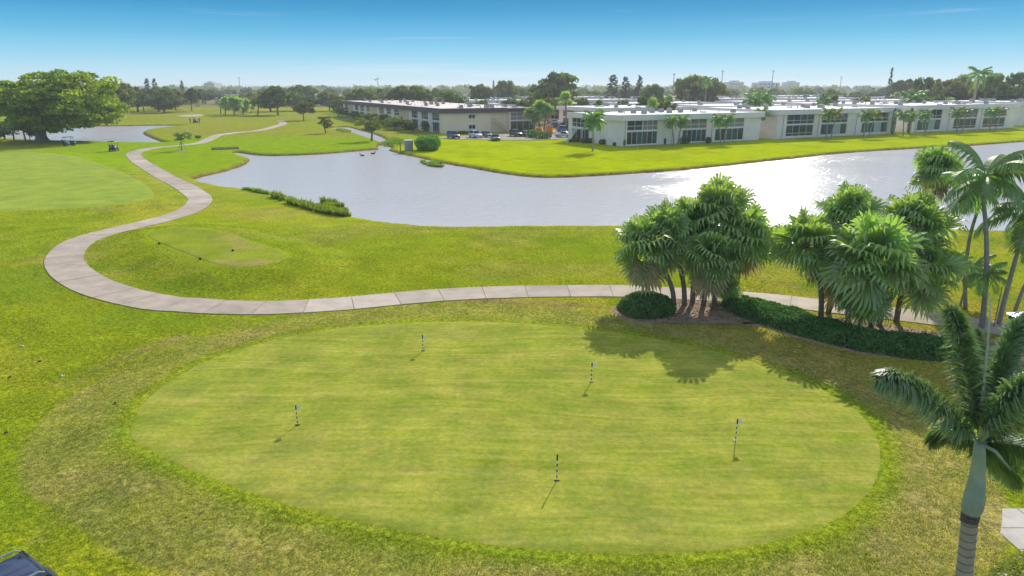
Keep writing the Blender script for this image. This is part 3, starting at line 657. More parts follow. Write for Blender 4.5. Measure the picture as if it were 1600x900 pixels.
# rows of the same white blocks further back
def far_block(x, y, W, D, H, th, label, group, seed, dark=False):
    rnd = random.Random(seed); t = thing('condominium_block', label, 'building', (x,y,0), th, group)
    wl = M['white'] if not dark else M['cream']
    MB().box(.2, W-.2, .2, D-.2, -.3, H-.3).build('wall', wl, t)
    for z0, z1 in ((.5, H*.42), (H*.52, H-1.25)):
        n = int(W/8)
        for i in range(n):
            a = W*(i+.2)/n; b = W*(i+.8)/n; f = MB().box(a-.12, b+.12, .08, .19, z0-.1, z1+.1).build('window', M['trim'], t)
            MB().box(a, b, .04, .075, z0, z1).build('pane', M['glass'], f)
        m = int(D/9)
        for i in range(m):
            a = D*(i+.25)/m; b = D*(i+.75)/m; f = MB().box(.08, .19, a-.12, b+.12, z0-.1, z1+.1).build('window', M['trim'], t)
            MB().box(.04, .075, a, b, z0, z1).build('pane', M['glass'], f)
    fm = M['brown'] if dark else M['fascia']
    for a in ((-.5,W+.5,-.5,-.25),(-.5,W+.5,D+.25,D+.5),(-.5,-.25,-.245,D+.245),(W+.25,W+.5,-.245,D+.245)):
        MB().box(*a, H-1.1, H).build('fascia', fm, t)
    ro = MB().box(-.245, W+.245, -.245, D+.245, H-.3, H-.12).build('roof', M['roof'], t)
    roof_stuff(ro, 1, W-1, 1, D-1, H-.12, int(W*.45), rnd)
    return t
g1 = 'white condominium blocks in rows behind'
rows = [(26,205,34,24,6.2),(66,226,36,24,6.2),(112,246,40,24,6.4),(160,268,44,24,6.4),(-2,258,40,22,6.0),(46,272,44,22,6.0),(100,292,46,22,6.2),(156,312,48,22,6.4),(214,330,48,22,6.4),
        (-30,318,44,22,6.2),(26,334,48,22,6.2),(86,352,50,22,6.4),(150,372,52,22,6.4),(216,392,52,22,6.6),(10,410,60,22,6.4),(86,430,60,22,6.4),(170,452,60,22,6.6),(262,440,60,22,6.6),(-36,392,40,20,6.2),(330,470,70,22,7)]
for i, (x, y, W, D, H) in enumerate(rows):
    far_block(x, y, W, D, H, TH, ['white flat roofed condominium block in the first row behind the lakeside buildings','white flat roofed condominium block in the second row behind the lakeside buildings','white flat roofed condominium block in the far rows before the wooded belt'][0 if i < 4 else 1 if i < 9 else 2], ['first row of white blocks behind','second row of white blocks behind','far rows of white blocks'][0 if i < 4 else 1 if i < 9 else 2], 40+i)
for i, (px0, px1, py, H) in enumerate(((338,392,163,6.4),(494,527,166,6.4),(226,252,163,6.0))):
    x, y = G0(px0, py); x1, _ = G0(px1, py)
    far_block(x, y, x1-x, 24, H, R(4), ['low building with white roof edge behind the palm clump across the fairway','low grey building at the end of the far fairway','low building half hidden behind the umbrella trees'][i], None, 70+i, i != 1)
for i, (px0, px1, top, Y) in enumerate(((1140,1163,126.5,1500),(1185,1219,127.5,1450),(1233,1250,127,1550),(318,334,128,1500))):
    x0, _, _ = XZ(px0, top, Y); x1, _, z = XZ(px1, top, Y); W = x1-x0
    t = thing('distant_building', ['pale distant building with a stepped roof on the skyline','long grey distant building on the skyline','small square distant building on the skyline near the utility pole','pale distant building on the skyline over the far fairway'][i], 'building', (x0,Y,0))
    MB().box(0, W, 0, 40, -1, z-2).build('wall', M['farwall'], t); MB().box(W*.25, W*.7, 4, 30, z-2, z+1).build('roof_plant', M['farwall'], t); MB().box(-.4, W+.4, -.4, 40.4, z-2.6, z-1.9).build('roof', M['trim'], t)
    for k in range(3):
        for j in range(5): MB().box(W*(.06+.19*j), W*(.18+.19*j), -.3, .1, 4+6*k, 7+6*k).build('window', M['glass'], t)

# ================================================================== PLANTS
def leaf_quads(c, nrm, size, rnd, asp=.55, jit=.6):
    """n quads about centres c, facing roughly nrm"""
    n = len(c); a = nrm+rnd.normal(0, jit, (n,3)); a /= np.linalg.norm(a, axis=1)[:,None]+1e-9
    t = np.cross(a, rnd.normal(0, 1, (n,3))); t /= np.linalg.norm(t, axis=1)[:,None]+1e-9
    b = np.cross(a, t); s = size*(.6+.8*rnd.random(n))[:,None]
    return np.stack([c-t*s*.5, c+b*s*asp*.5-t*s*.05, c+t*s*.5, c-b*s*asp*.5+t*s*.05], 1)
def crown_mesh(name, seed, mat, clumps, leaves, size, shape='round', clump_r=.28, flat=.8):
    """unit crown: about 2 wide, z from 0 to ~flat*2; leaves gathered into clumps with gaps"""
    rnd = np.random.default_rng(seed); P = []; V = []
    k = 0
    while k < clumps:
        p = rnd.uniform(-1, 1, 3)
        r = math.hypot(p[0], p[1])
        if shape == 'umbrella':
            if r > 1: continue
            top = .95*math.sqrt(max(0, 1-r*r*.85)); p[2] = top*(.35+.62*rnd.random()**.6)-.1*r; sc_ = 1
        elif shape == 'tall':
            z = rnd.random(); lim = (1-z)**.75*.55+.12
            if r > 1: continue
            p[:2] *= lim; p[2] = z*2.6; sc_ = .75
        else:
            q = np.linalg.norm(p)
            if q > 1 or q < .35: continue
            p[2] = (p[2]*.5+.5); sc_ = 1
            lump = .82+.36*vnoise(np.array([math.atan2(p[1],p[0])*1.3+9]), np.array([p[2]*2.5]), seed)[0]; p[:2] *= lump; p[2] *= lump
        m = int(leaves/clumps*rnd.uniform(.6, 1.4)); cr = clump_r*rnd.uniform(.65, 1.25)*sc_
        d = rnd.normal(0, 1, (m,3)); d /= np.linalg.norm(d, axis=1)[:,None]; d[:,2] = np.abs(d[:,2])*.9-.22
        rad = cr*(.55+.45*rnd.random(m)**.5)
        pts = p+d*rad[:,None]*np.array([1,1,.72])
        P.append(leaf_quads(pts, d, size, rnd)); V.append(np.clip(rnd.normal(.45, .2)+rnd.normal(0, .18, m), 0, 1)); k += 1
    Q = np.concatenate(P); Q[:,:,2] *= flat if shape != 'tall' else 1
    return quads_mesh(name, Q, mat, np.concatenate(V))
def trunk_mesh(name, seed, mat, h, r, spread, limbs=6, lean=(0,0), reach=.65):
    """unit-crown trunk: bole to h (in crown radii) then limbs into the crown"""
    rnd = random.Random(seed); mb = MB(); top = Vector((lean[0],lean[1],h))
    mb.tube([(0,0,-.05*h),(0,0,.03),(lean[0]*.3,lean[1]*.3,h*.4),tuple(top)], [r*1.7,r*1.25,r,r*.85], 9)
    for i in range(limbs):
        a = 6.283*i/limbs+rnd.uniform(-.4,.4); q = reach*rnd.uniform(.6,1.1)*spread; zz = h+rnd.uniform(.25,.75)*min(1,h*1.6)
        m = Vector((lean[0]+math.cos(a)*q*.45, lean[1]+math.sin(a)*q*.45, h+(zz-h)*.55)); e = Vector((lean[0]+math.cos(a)*q, lean[1]+math.sin(a)*q, zz))
        mb.tube([top-Vector((0,0,.06*h)), m, e], [r*.6,r*.4,r*.12], 6)
        e2 = m+Vector((math.cos(a+.9)*q*.4, math.sin(a+.9)*q*.4, .3)); mb.tube([m, e2], [r*.3,r*.08], 5)
    mb.build(name, mat, smooth=True); o = bpy.data.objects[-1] if False else None
    return None
def trunk_data(name, *a, **k):
    before = set(bpy.data.objects); trunk_mesh(name, *a, **k); o = (set(bpy.data.objects)-before).pop(); me = o.data; bpy.data.objects.remove(o); return me
LIB = {}
def lib(key):
    if key in LIB: return LIB[key]
    kind, s = key
    if kind == 'oak': r = (crown_mesh('crown', 100+s, M['oak'], 70, 3600, .17, 'round', .27), trunk_data('trunk', 100+s, M['bark'], .55, .055, 1, 5))
    elif kind == 'olive': r = (crown_mesh('crown', 200+s, M['olive'], 75, 3200, .17, 'round', .26, .72), trunk_data('trunk', 200+s, M['bark'], .5, .05, 1, 5))
    elif kind == 'umbrella': r = (crown_mesh('crown', 300+s, M['oak'], 75, 3600, .16, 'umbrella', .24, .62), trunk_data('trunk', 300+s, M['bark'], .45, .055, 1.1, 6))
    elif kind == 'pine': r = (crown_mesh('crown', 400+s, M['pine'], 120, 3600, .12, 'tall', .17), trunk_data('trunk', 400+s, M['bark'], .5, .04, .3, 3))
    elif kind == 'young': r = (crown_mesh('crown', 500+s, M['young'], 34, 1100, .15, 'round', .26), trunk_data('trunk', 500+s, M['bark'], .9, .04, .8, 5))
    elif kind == 'open': r = (crown_mesh('crown', 600+s, M['olive'], 34, 1700, .15, 'round', .26, .75), trunk_data('trunk', 600+s, M['bark'], .9, .07, 1, 5, lean=(.25,.0)))
    elif kind == 'shrub': r = (crown_mesh('foliage', 700+s, M['shrub'], 45, 1500, .17, 'round', .34, .75), trunk_data('stem', 700+s, M['bark'], .25, .05, .8, 4))
    elif kind == 'ficus': r = (crown_mesh('crown', 800+s, M['ficus'], 420, 34000, .058, 'round', .15, .95), trunk_data('trunk', 800+s, M['ficusbark'], .26, .085, 1.2, 9, reach=.5))
    LIB[key] = r; return r
def tree(kind, variant, loc, rad, hgt, label, group=None, name='tree', cat='tree', bole=None, rz=None, zs=None):
    crown, trunk = lib((kind, variant)); c_h = max(v.co.z for v in crown.vertices) if 'h' not in crown else crown['h']; crown['h'] = c_h
    t = thing(name, label, cat, loc, random.uniform(0,6.28) if rz is None else rz, group)
    bole = hgt*.22 if bole is None else bole
    zsc = (hgt-bole)/c_h
    parts = ('foliage','stem') if kind == 'shrub' else ('crown','trunk')
    put(parts[0], crown, t, (0,0,bole), 0, (rad,rad,zsc))
    th_ = {'oak':.55,'olive':.5,'umbrella':.45,'pine':.5,'young':.9,'open':.9,'shrub':.25,'ficus':.46}[kind]
    put(parts[1], trunk, t, (0,0,0), 0, (rad,rad,max(rad*.3,(bole+.15*(hgt-bole))/th_)))
    return t
def tree_px(kind, v, bx, by, x0, x1, top, label, group=None, bole_px=None, name='tree', cat='tree', rz=None):
    x, y, z = G(bx, by); rad = .5*(x1-x0)*m_per_px(y); xc, _, zt = XZ((x0+x1)/2, top, y); hgt = zt-z
    bole = None if bole_px is None else XZ(bx, bole_px, y)[2]-z
    t = tree(kind, v, (x,y,z), rad, hgt, label, group, name, cat, bole, rz)
    for c in t.children:
        if c.name.startswith(('crown','foliage')):
            d = Vector((xc-x,0,0)); d.rotate(Matrix.Rotation(-t.rotation_euler.z, 3, 'Z')); c.location.x += d.x; c.location.y += d.y
    return t

# ---- palms: leaves are objects of their own, in a few shapes by how far they droop
def fan_leaf(seed, elev, mat):
    """palmate leaf: petiole, pleated blade, split hanging tips; built with gravity along -z, pointing +x"""
    rnd = random.Random(seed); mb = MB(); var = []
    ce, se = math.cos(elev), math.sin(elev); pl = rnd.uniform(.42,.56); D = Vector((ce,0,se)); S = Vector((0,1,0)); Nn = D.cross(S)*-1
    Nn = Vector((-se,0,ce))
    sag = Vector((0,0,-.05*ce)); hub = D*pl+sag
    mb.tube([(0,0,0), tuple(D*pl*.5+sag*.3), tuple(hub)], [.022,.016,.010], 4, False); var += [.55]*12
    dr = rnd.uniform(.5,1.5); n = 24; R0 = rnd.uniform(.66,.84); V = [tuple(hub)]; fc = []; vr = [.5]
    base = len(V)
    for i in range(n+1):
        a = R(-135+270*i/n); ln = R0*(1-.28*abs(a/R(135))**2); dirv = D*math.cos(a)+S*math.sin(a); cup = .10*abs(math.sin(a))
        p = hub+dirv*ln*.55+Nn*(cup*ln+(.025 if i % 2 else -.025))+Vector((0,0,-.05*ln)); V.append(tuple(p)); vr.append(.45+.25*(i % 2))
    for i in range(n):
        a = R(-135+270*(i+.5)/n); ln = R0*(1-.28*abs(a/R(135))**2)*rnd.uniform(.9,1.12); dirv = D*math.cos(a)+S*math.sin(a)
        droop = rnd.uniform(.18,.58)*dr; k = len(V)
        side = (D*-math.sin(a)+S*math.cos(a))
        m = hub+dirv*ln*.83+Nn*.08*abs(math.sin(a))*ln+Vector((0,0,-.16*droop)); e = hub+dirv*ln*(1.05-.15*droop)+Vector((0,0,-.62*droop))*ln*1.3
        wv = .042
        V += [tuple(m-side*wv), tuple(m+side*wv), tuple(e)]; vr += [.6,.7,.95]
        fc += [(0,1+i,2+i), (1+i,k,k+1,2+i), (k,k+2,k+1)]
    mb.add(V, fc); var += vr
    o = mb.build('leaf', mat, attr=var); me = o.data; bpy.data.objects.remove(o); return me
FAN = {i: [fan_leaf(900+i*7+j, R(80-15.5*i), M['fan']) for j in range(3)] for i in range(9)}
DRY = [fan_leaf(980+j, R(-68), M['dryfan']) for j in range(2)]
def fan_palm(base, crown, rad, label, group=None, n=29, dry=3, tr=.11, cat='palm tree'):
    x, y, z = base; t = thing('fan_palm', label, cat, base, 0, group); c = Vector(crown)-Vector(base)
    pts = [(0,0,-.1), (c.x*.12,c.y*.12,c.z*.3), (c.x*.45,c.y*.45,c.z*.65), tuple(c)]
    mb = MB(); P = smooth_open(pts, 7); rr = [tr*(1.35-.5*i/len(P))*(1+.07*(i % 2)) for i in range(len(P))]; mb.tube(P, rr, 9); mb.build('trunk', M['palmbark'], t, True)
    MB().tube([tuple(c-Vector((0,0,.5))), tuple(c-Vector((0,0,.15))), tuple(c+Vector((0,0,.25)))], [tr*1.2,tr*2.0,tr*.6], 8).build('leaf_base', M['palmbark'], t)
    for i in range(n):
        k = (i+.5)/n; cls = min(8, int(8.2*k**1.0)); a = i*2.39996+random.uniform(-.3,.3)
        s = rad/1.22*random.uniform(.78,1.12)*(.88 if cls < 2 else 1)
        o = put('leaf', random.choice(FAN[cls]), t, c+Vector((0,0,.25-.5*k)), 0, s); o.rotation_euler = (random.uniform(-.7,.7), random.uniform(-.22,.22), a)
    for i in range(dry):
        o = put('dry_leaf', DRY[i % 2], t, c+Vector((0,0,-.3)), random.uniform(0,6.28), rad/1.15*random.uniform(.8,1))
    return t
def frond(seed, elev, mat, pairs=34, droop=1.2, lw=.05, ll=.36, plum=False, k=3, hang=.5):
    """pinnate frond of unit length pointing +x, drooping under gravity"""
    rnd = random.Random(seed); mb = MB(); var = []; P = []; p = Vector((0,0,0)); e = elev; n = 14
    for i in range(n+1):
        P.append(p.copy()); p = p+Vector((math.cos(e),0,math.sin(e)))/n; e -= droop/n*(.5+1.1*i/n)
    mb.tube([tuple(q) for q in P], [.013*(1-.85*i/n) for i in range(n+1)], 4, False); var += [.85]*(4*(n+1))
    for i in range(pairs):
        u = .10+.90*(i+.5)/pairs; f = u*n; a = min(int(f), n-1); q = P[a].lerp(P[a+1], f-a); T = (P[a+1]-P[a]).normalized(); S = Vector((0,1,0)); Nn = T.cross(S)*-1
        ln = ll*(math.sin(math.pi*min(1, u*.86+.12))**.6)*rnd.uniform(.85,1.12)
        angs = [rnd.uniform(-2.4,2.4) for _ in range(k*2)] if plum else [-1.35, 1.35]
        for an in angs:
            sd = S*math.sin(an)+Nn*math.cos(an) if plum else (S*(1 if an > 0 else -1)+Nn*.25)
            d = (sd+T*rnd.uniform(.45,.75)).normalized(); wv = T*lw*.5
            m = q+d*ln*.55+Vector((0,0,-.05*hang*ln)); en = q+d*ln*(.95)+Vector((0,0,-hang*ln*rnd.uniform(.5,1)))
            mb.add([tuple(q-wv*.4), tuple(q+wv*.4), tuple(m+wv), tuple(m-wv), tuple(en)], [(0,1,2,3),(3,2,4)]); v = rnd.uniform(.15,.75); var += [v,v,v+.08,v+.08,min(1,v+.25)]
    o = mb.build('frond', mat, attr=var); me = o.data; bpy.data.objects.remove(o); return me
FEA = [frond(1000+i, R(70-20*i), M['feather'], 22, 1.5, .07, .34, hang=.7) for i in range(6)]
YFE = [frond(1100+i, R(75-18*i), M['yfeather'], 22, 1.3, .06, .34, hang=.5) for i in range(5)]
SLIM = [frond(1200+i, R(68-19*i), M['feather'], 46, 1.35, .034, .34, hang=.75) for i in range(6)]
def feather_palm(base, crown, length, label, group=None, n=12, tr=.13, mats='FEA', shaft=True, name='feather_palm', bend=(0,0)):
    t = thing(name, label, 'palm tree', base, 0, group); c = Vector(crown)-Vector(base)
    P = smooth_open([(0,0,-.1), (c.x*.2+bend[0],c.y*.2,c.z*.35), (c.x*.55+bend[0],c.y*.55,c.z*.7), tuple(c)], 7)
    MB().tube(P, [tr*(1.3-.45*i/len(P))*(1+.05*(i % 2)) for i in range(len(P))], 9).build('trunk', M['royal'], t, True)
    if shaft: MB().tube([tuple(c-Vector((0,0,.08))), tuple(c+Vector((0,0,.15*length))), tuple(c+Vector((0,0,.34*length)))], [tr*1.05,tr*1.0,tr*.5], 8).build('crownshaft', M['shaft'], t, True); c = c+Vector((0,0,.30*length))
    S = {'FEA':FEA,'YFE':YFE,'SLIM':SLIM}[mats]
    for i in range(n):
        k = (i+.5)/n; o = put('frond', S[min(len(S)-1, int(len(S)*k))], t, c, 0, length*random.uniform(.88,1.1)); o.rotation_euler = (random.uniform(-.2,.2), 0, i*2.39996+random.uniform(-.35,.35))
    return t
def palm_px(fn, bx, by, cx, cy, size, label, group=None, dy=0.0, **k):
    x, y, z = G(bx, by); c = XZ(cx, cy, y+dy); return fn((x,y,z), c, size, label, group, **k)

# fan palms in the mulch bed
g1p = [(1054,478,1010,372,2.05,'fan palm leaning out over the round juniper shrub',.1),(1070,477,1042,352,1.95,'fan palm second from the round juniper shrub, mid height',.9),(1082,474,1078,340,1.95,'fan palm in the middle of the clump beside the round shrub',1.4),
       (1099,477,1124,318,2.1,'tallest fan palm of the clump beside the round juniper shrub',.9),(1116,477,1112,385,1.95,'short fan palm with low skirt of leaves in the shrub side clump',-.7),(1131,475,1163,356,2.1,'fan palm leaning towards the other palm clump',.2)]
for bx, by, cx, cy, r, lb, dy in g1p: palm_px(fan_palm, bx, by, cx, cy+13, r*1.0, lb, None, dy, dry=4)
palm_px(fan_palm, 1138, 474, 1134, 447, .95, 'small young fan palm at the foot of the clump', None, 0, n=22, dry=0, tr=.07)
g2p = [(1283,493,1260,368,2.0,'fan palm with bare dark trunk, nearest the other clump',.2),(1294,490,1324,328,1.95,'tall fan palm rising behind the broad palm clump over the long hedge',1.0),(1400,503,1428,340,2.1,'tall fan palm of the hedge side clump, next to the slender palms',1.2),
       (1360,517,1366,392,2.3,'broad full fan palm in front of the clump over the long hedge',-.6),(1372,508,1440,408,2.05,'fan palm with hanging leaves beside the slender palms',.3),(1325,498,1318,410,1.7,'fan palm in the middle of the hedge side clump',.5)]
for bx, by, cx, cy, r, lb, dy in g2p: palm_px(fan_palm, bx, by, cx, cy+10, r*1.06, lb, None, dy, dry=2)
palm_px(fan_palm, 1343, 513, 1350, 462, 1.45, 'low young fan palm with leaves touching the long hedge', None, -.5, n=34, dry=0, tr=.09)
fb = (27.6,44.5,0); palm_px_c = XZ(1466,262,44.5); fan_palm(fb, palm_px_c, 1.75, 'dull green fan palm standing alone near the lake edge', None, 40, 4)

# slender palms at the right
def at_y(px, py, Y): return XZ(px, py, Y)
def slim(bx, by, cx, cy, ln, lb, bend=(0,0), n=11, tr=.085, dy=0): return palm_px(feather_palm, bx, by, cx, cy, ln, lb, None, dy, n=n, tr=tr, mats='SLIM', name='slender_palm', bend=bend)
slim(1534,513,1535,300,2.5,'tall slender palm with straight grey trunk beside the pavilion',(0,0),13,.10)
slim(1509,483,1531,318,2.3,'slender palm with trunk curving over to its taller neighbour',(-.35,0),6,.085)
slim(1560,507,1604,350,2.6,'slender palm leaning away from the pair beside the pavilion',(.0,0),13,.10)
slim(1584,490,1640,380,2.3,'slender palm leaning out behind the pavilion roof',(.0,0),11,.08)
slim(1500,478,1517,432,1.5,'small young palm with arching fronds at the foot of slender palms',(0,0),10,.05)
slim(1537,514,1538,440,1.2,'small dark young palm against the slender trunks',(0,0),9,.05)
st = G(1553,510); tp = XZ(1553,448,st[1]); s0 = thing('stake', 'thin pale bare stake standing among the slender palms', 'stake', st); MB().tube([(0,0,-.1),(0,0,tp[2])], [.03,.02], 6).build('shaft', M['pole'], s0)
MB().tube([(0,0,-.02),(0,0,.05)], [.09,.07], 8).build('base', M['dirt'], s0)

# big foxtail palm close by
def foxtail():
    Y = 10.9; b = Vector(XZ(1506, 900, 10.84)); q_ = Vector(XZ(1516, 806, 10.8)); e_ = b+(b-q_)*(b.z/(q_.z-b.z)); base = (e_.x, e_.y, 0)
    t = thing('foxtail_palm', 'large windblown foxtail palm with swollen green crownshaft', 'palm tree', base)
    o = Vector(base); ring = Vector(XZ(1516, 806, Y-.1)); bl = Vector(XZ(1523, 775, Y-.05)); mid = Vector(XZ(1528, 735, Y)); top = Vector(XZ(1531, 692, Y))
    P = [Vector((0,0,-.2)), (ring-o)*.35, (ring-o)*.7, ring-o]; P = smooth_open([tuple(p) for p in P], 16)
    MB().tube(P, [.150-.02*i/len(P)+(.006 if i % 3 == 0 else 0) for i in range(len(P))], 14).build('trunk', M['royal'], t, True)
    up = (bl-ring).normalized()
    for k in range(3):
        q = ring-o-up*(.06*k); rr = MB().tube([tuple(q), tuple(q+up*.045)], [.158-.004*k,.150-.004*k], 14).build('leaf_scar', M['ringdark'], t)
    for k in range(4, len(P)-1, 2):
        q = Vector(P[k]); d_ = (Vector(P[k+1])-q).normalized(); rr_ = .150-.02*k/len(P); MB().tube([tuple(q), tuple(q+d_*.022)], [rr_+.007,rr_+.006], 14).build('trunk_ring', M['ringtan'], t)
    SP = smooth_open([tuple(ring-o), tuple((ring.lerp(bl,.45))-o), tuple(bl-o), tuple(mid-o), tuple(top-o)], 5)
    rs = np.interp(np.linspace(0,1,len(SP)), [0,.25,.5,.75,1], [.138,.178,.172,.120,.088])
    MB().tube(SP, list(rs), 16).build('crownshaft', M['shaft'], t, True)
    MB().tube([tuple(top-o), tuple(Vector(XZ(1537,600,Y))-o), tuple(Vector(XZ(1543,540,Y))-o), tuple(Vector(XZ(1549,460,Y))-o)], [.034,.026,.018,.008], 7).build('spear_leaf', M['spear'], t, True)
    c0 = top-o; rf = random.Random(31)
    def fr(pts, rad, lean=(0,0,0)):
        C = [c0]+[Vector(XZ(px, py, Y+dy))-o for px, py, dy in pts]; C = [Vector(p) for p in smooth_open([tuple(p) for p in C], 8)]; n = len(C); mb = MB(); var = []
        mb.tube([tuple(p) for p in C], [.024*(1-.85*i/n) for i in range(n)], 5, False); var += [.9]*(5*n)
        tot = 1000; wl = Vector(lean)
        for i in range(tot):
            u = .10+.9*(i+rf.random())/tot; f = min(u, .999)*(n-1); k = int(f); q = C[k].lerp(C[k+1], f-k); T = (C[k+1]-C[k]).normalized(); S = T.cross(Vector((0,0,1))); S = S.normalized() if S.length > .05 else Vector((1,0,0)); Nn = S.cross(T)
            an = rf.uniform(-math.pi, math.pi); ln = rad*(.45+.6*math.sin(math.pi*min(1,u*.75+.22)))*rf.uniform(.75,1.15)
            d = (S*math.sin(an)+Nn*math.cos(an)+T*rf.uniform(.5,1.0)+wl).normalized(); sd = d.cross(Nn if abs(d.dot(Nn)) < .8 else S).normalized()*rf.uniform(.011,.019)
            m = q+d*ln*.55; e = q+d*ln*.95+Vector((0,0,-.35*ln))+wl*.2*ln; v = rf.uniform(.05,.6)
            mb.add([tuple(q-sd*.5), tuple(q+sd*.5), tuple(m+sd), tuple(m-sd), tuple(e)], [(0,1,2,3),(3,2,4)]); var += [v,v,v+.1,v+.1,min(1,v+.5)]
        mb.build('frond', M['foxtail'], t, attr=var)
    W_ = (.35,.1,0)
    fr([(1490,655,-.1),(1440,612,-.3),(1400,592,-.45),(1376,592,-.5)], .42)
    fr([(1524,640,.1),(1508,575,.2),(1497,520,.2),(1486,486,.1)], .46, W_)
    fr([(1531,630,.5),(1527,565,.9),(1522,520,1.2)], .44, W_)
    fr([(1548,630,.2),(1566,570,.3),(1585,520,.4),(1606,496,.4)], .46, W_)
    fr([(1560,640,-.3),(1595,605,-.6),(1640,590,-.9)], .46, W_)
    fr([(1570,660,.3),(1620,630,.5),(1680,625,.6)], .46, W_)
    fr([(1560,690,.6),(1600,700,1.0),(1650,735,1.3)], .44)
    fr([(1500,680,.7),(1475,672,1.1),(1455,690,1.4)], .34)
    fr([(1545,712,.5),(1570,728,.9),(1590,756,1.2)], .36)
    for (px, py) in ((1580,735),(1560,668)): MB().tube([tuple(c0), tuple(Vector(XZ((1531+px)/2,(692+py)/2-8,Y-.2))-o), tuple(Vector(XZ(px,py,Y-.4))-o)], [.035,.03,.012], 6).build('leaf_stalk', M['shaft'], t, True)
foxtail()

# juniper round shrub and long hedge
def low_foliage(name, label, cat, poly, h, n, size, mat, seed, stems=True, dome=1.0):
    rnd = np.random.default_rng(seed); poly = np.asarray(poly); lo, hi = poly.min(0), poly.max(0)
    x = rnd.uniform(lo[0], hi[0], n*3); y = rnd.uniform(lo[1], hi[1], n*3); d = sdist(poly, x, y); k = d < 0; x, y, d = x[k][:n], y[k][:n], -d[k][:n]
    hh = h*(1-np.exp(-d/(.35*dome)))*(.6+.75*fbm(x, y, .9, seed, 3)); z = ground_h(x, y)+hh*(1-.35*rnd.random(len(x))**2)
    up = np.stack([rnd.normal(0,.6,len(x)), rnd.normal(0,.6,len(x)), np.ones(len(x))], 1)
    c = poly.mean(0); o = thing(name, label, cat, (c[0],c[1],0))
    P = leaf_quads(np.stack([x-c[0], y-c[1], z], 1), up, size, rnd, .42, .9); v = np.clip(.25+.55*(fbm(x, y, .35, seed+3, 2))+rnd.normal(0,.16,len(x)), 0, 1)
    put('foliage', quads_mesh('foliage', P, mat, v), o)
    mb = MB()
    for i in range(max(6, n//900)):
        j = rnd.integers(len(x)); mb.tube([(x[j]-c[0],y[j]-c[1],-.05),(x[j]-c[0]+.1,y[j]-c[1],max(.12,z[j]*.8))], [.03,.01], 5)
    mb.build('stem', M['bark'], o); return o
low_foliage('juniper_shrub', 'rounded dark green juniper shrub at the end of the mulch bed', 'shrub', smooth_closed(PX([(964,484),(972,471),(1000,464),(1035,467),(1056,481),(1050,496),(1020,502),(985,500)]), 5), .75, 9000, .17, M['juniper'], 51)
low_foliage('juniper_hedge', 'long low dark green juniper hedge sweeping along the palm bed', 'hedge', smooth_closed(PX([(1126,476),(1150,470),(1200,477),(1240,489),(1330,516),(1400,529),(1480,536),(1500,552),(1480,565),(1400,559),(1330,547),(1250,527),(1190,508),(1150,494)]), 5), .6, 24000, .17, M['juniper'], 52)
low_foliage('corner_shrub', 'yellow green shrub at the corner of the lawn by the foxtail palm', 'shrub', smooth_closed(PX([(1545,905),(1570,878),(1620,862),(1700,880),(1700,940),(1600,960)]), 5), .5, 5000, .12, M['ygshrub'], 53)

# fallen leaf scraps and bark chips on the mulch, and along the hedge foot
def litter(name, label, poly, n, size, seed, mat):
    rnd = np.random.default_rng(seed); poly = np.asarray(poly); lo, hi = poly.min(0), poly.max(0)
    x = rnd.uniform(lo[0], hi[0], n*4); y = rnd.uniform(lo[1], hi[1], n*4); k = sdist(poly, x, y) < -.1; x, y = x[k][:n], y[k][:n]; n = len(x)
    c = np.stack([x, y, ground_h(x, y)+.045+.03*rnd.random(n)], 1); up = np.tile(np.array([[0,0,1.0]]), (n,1))
    o = put(name, quads_mesh(name, leaf_quads(c, up, size, rnd, .45, .5), M[mat], rnd.random(n))); tag(o, label, 'leaf litter', kind='stuff')
litter('leaf_litter', 'dry leaf scraps and bark chips on the mulch bed', BED, 5200, .13, 54, 'dryfan')
# reeds at the water's edge
def reeds(name, label, poly, n, h, seed, mat='reed'):
    rnd = np.random.default_rng(seed); poly = np.asarray(poly); lo, hi = poly.min(0), poly.max(0)
    x = rnd.uniform(lo[0], hi[0], n*4); y = rnd.uniform(lo[1], hi[1], n*4); k = (sdist(poly, x, y) < 0) & (fbm(x, y, 1.3, seed+4, 3) > .44); x, y = x[k][:n], y[k][:n]; n = len(x)
    dens = fbm(x, y, 1.6, seed, 3); hh = h*(.35+1.1*dens)*rnd.uniform(.6,1.2,n); z0 = np.maximum(ground_h(x, y), WZ-.05)
    a = rnd.uniform(0, 6.283, n); l = hh*rnd.uniform(.15,.6,n); w_ = .05+.03*rnd.random(n)
    dx, dy = np.cos(a), np.sin(a); b = np.stack([x,y,z0],1); s = np.stack([-dy*w_,dx*w_,0*w_],1)
    m = b+np.stack([dx*l*.35,dy*l*.35,hh*.65],1); e = b+np.stack([dx*l,dy*l,hh],1)
    c = poly.mean(0); off = np.array([c[0],c[1],WZ]); Q = np.stack([b-s, b+s, m+s*.8, e], 1)-off
    o = put(name, quads_mesh(name, Q, M[mat], np.clip(dens*1.1-.1+rnd.normal(0,.15,n),0,1)), None, tuple(off)); tag(o, label, 'reeds', kind='stuff'); return o
reeds('reeds', 'large bright green reed bed in the near lake edge', smooth_closed(PX([(424,307),(450,305),(490,308),(530,314),(547,336),(520,337),(480,328),(445,317)]), 4), 6000, .62, 61)
reeds('reeds', 'small reed patch in the lake beside the path bend', smooth_closed(PX([(378,296),(400,294),(421,297),(420,303),(398,301)]), 4), 2200, .4, 62)
reeds('reeds', 'short reeds at the water below the pump box', smooth_closed(PX([(658,249),(690,251),(692,257),(668,255)]), 4), 1200, .6, 63)
reeds('reeds', 'green weed island beside the canal mouth', smooth_closed(PX([(592,222),(612,216),(634,220),(626,226),(600,226)]), 4), 2600, .4, 64)
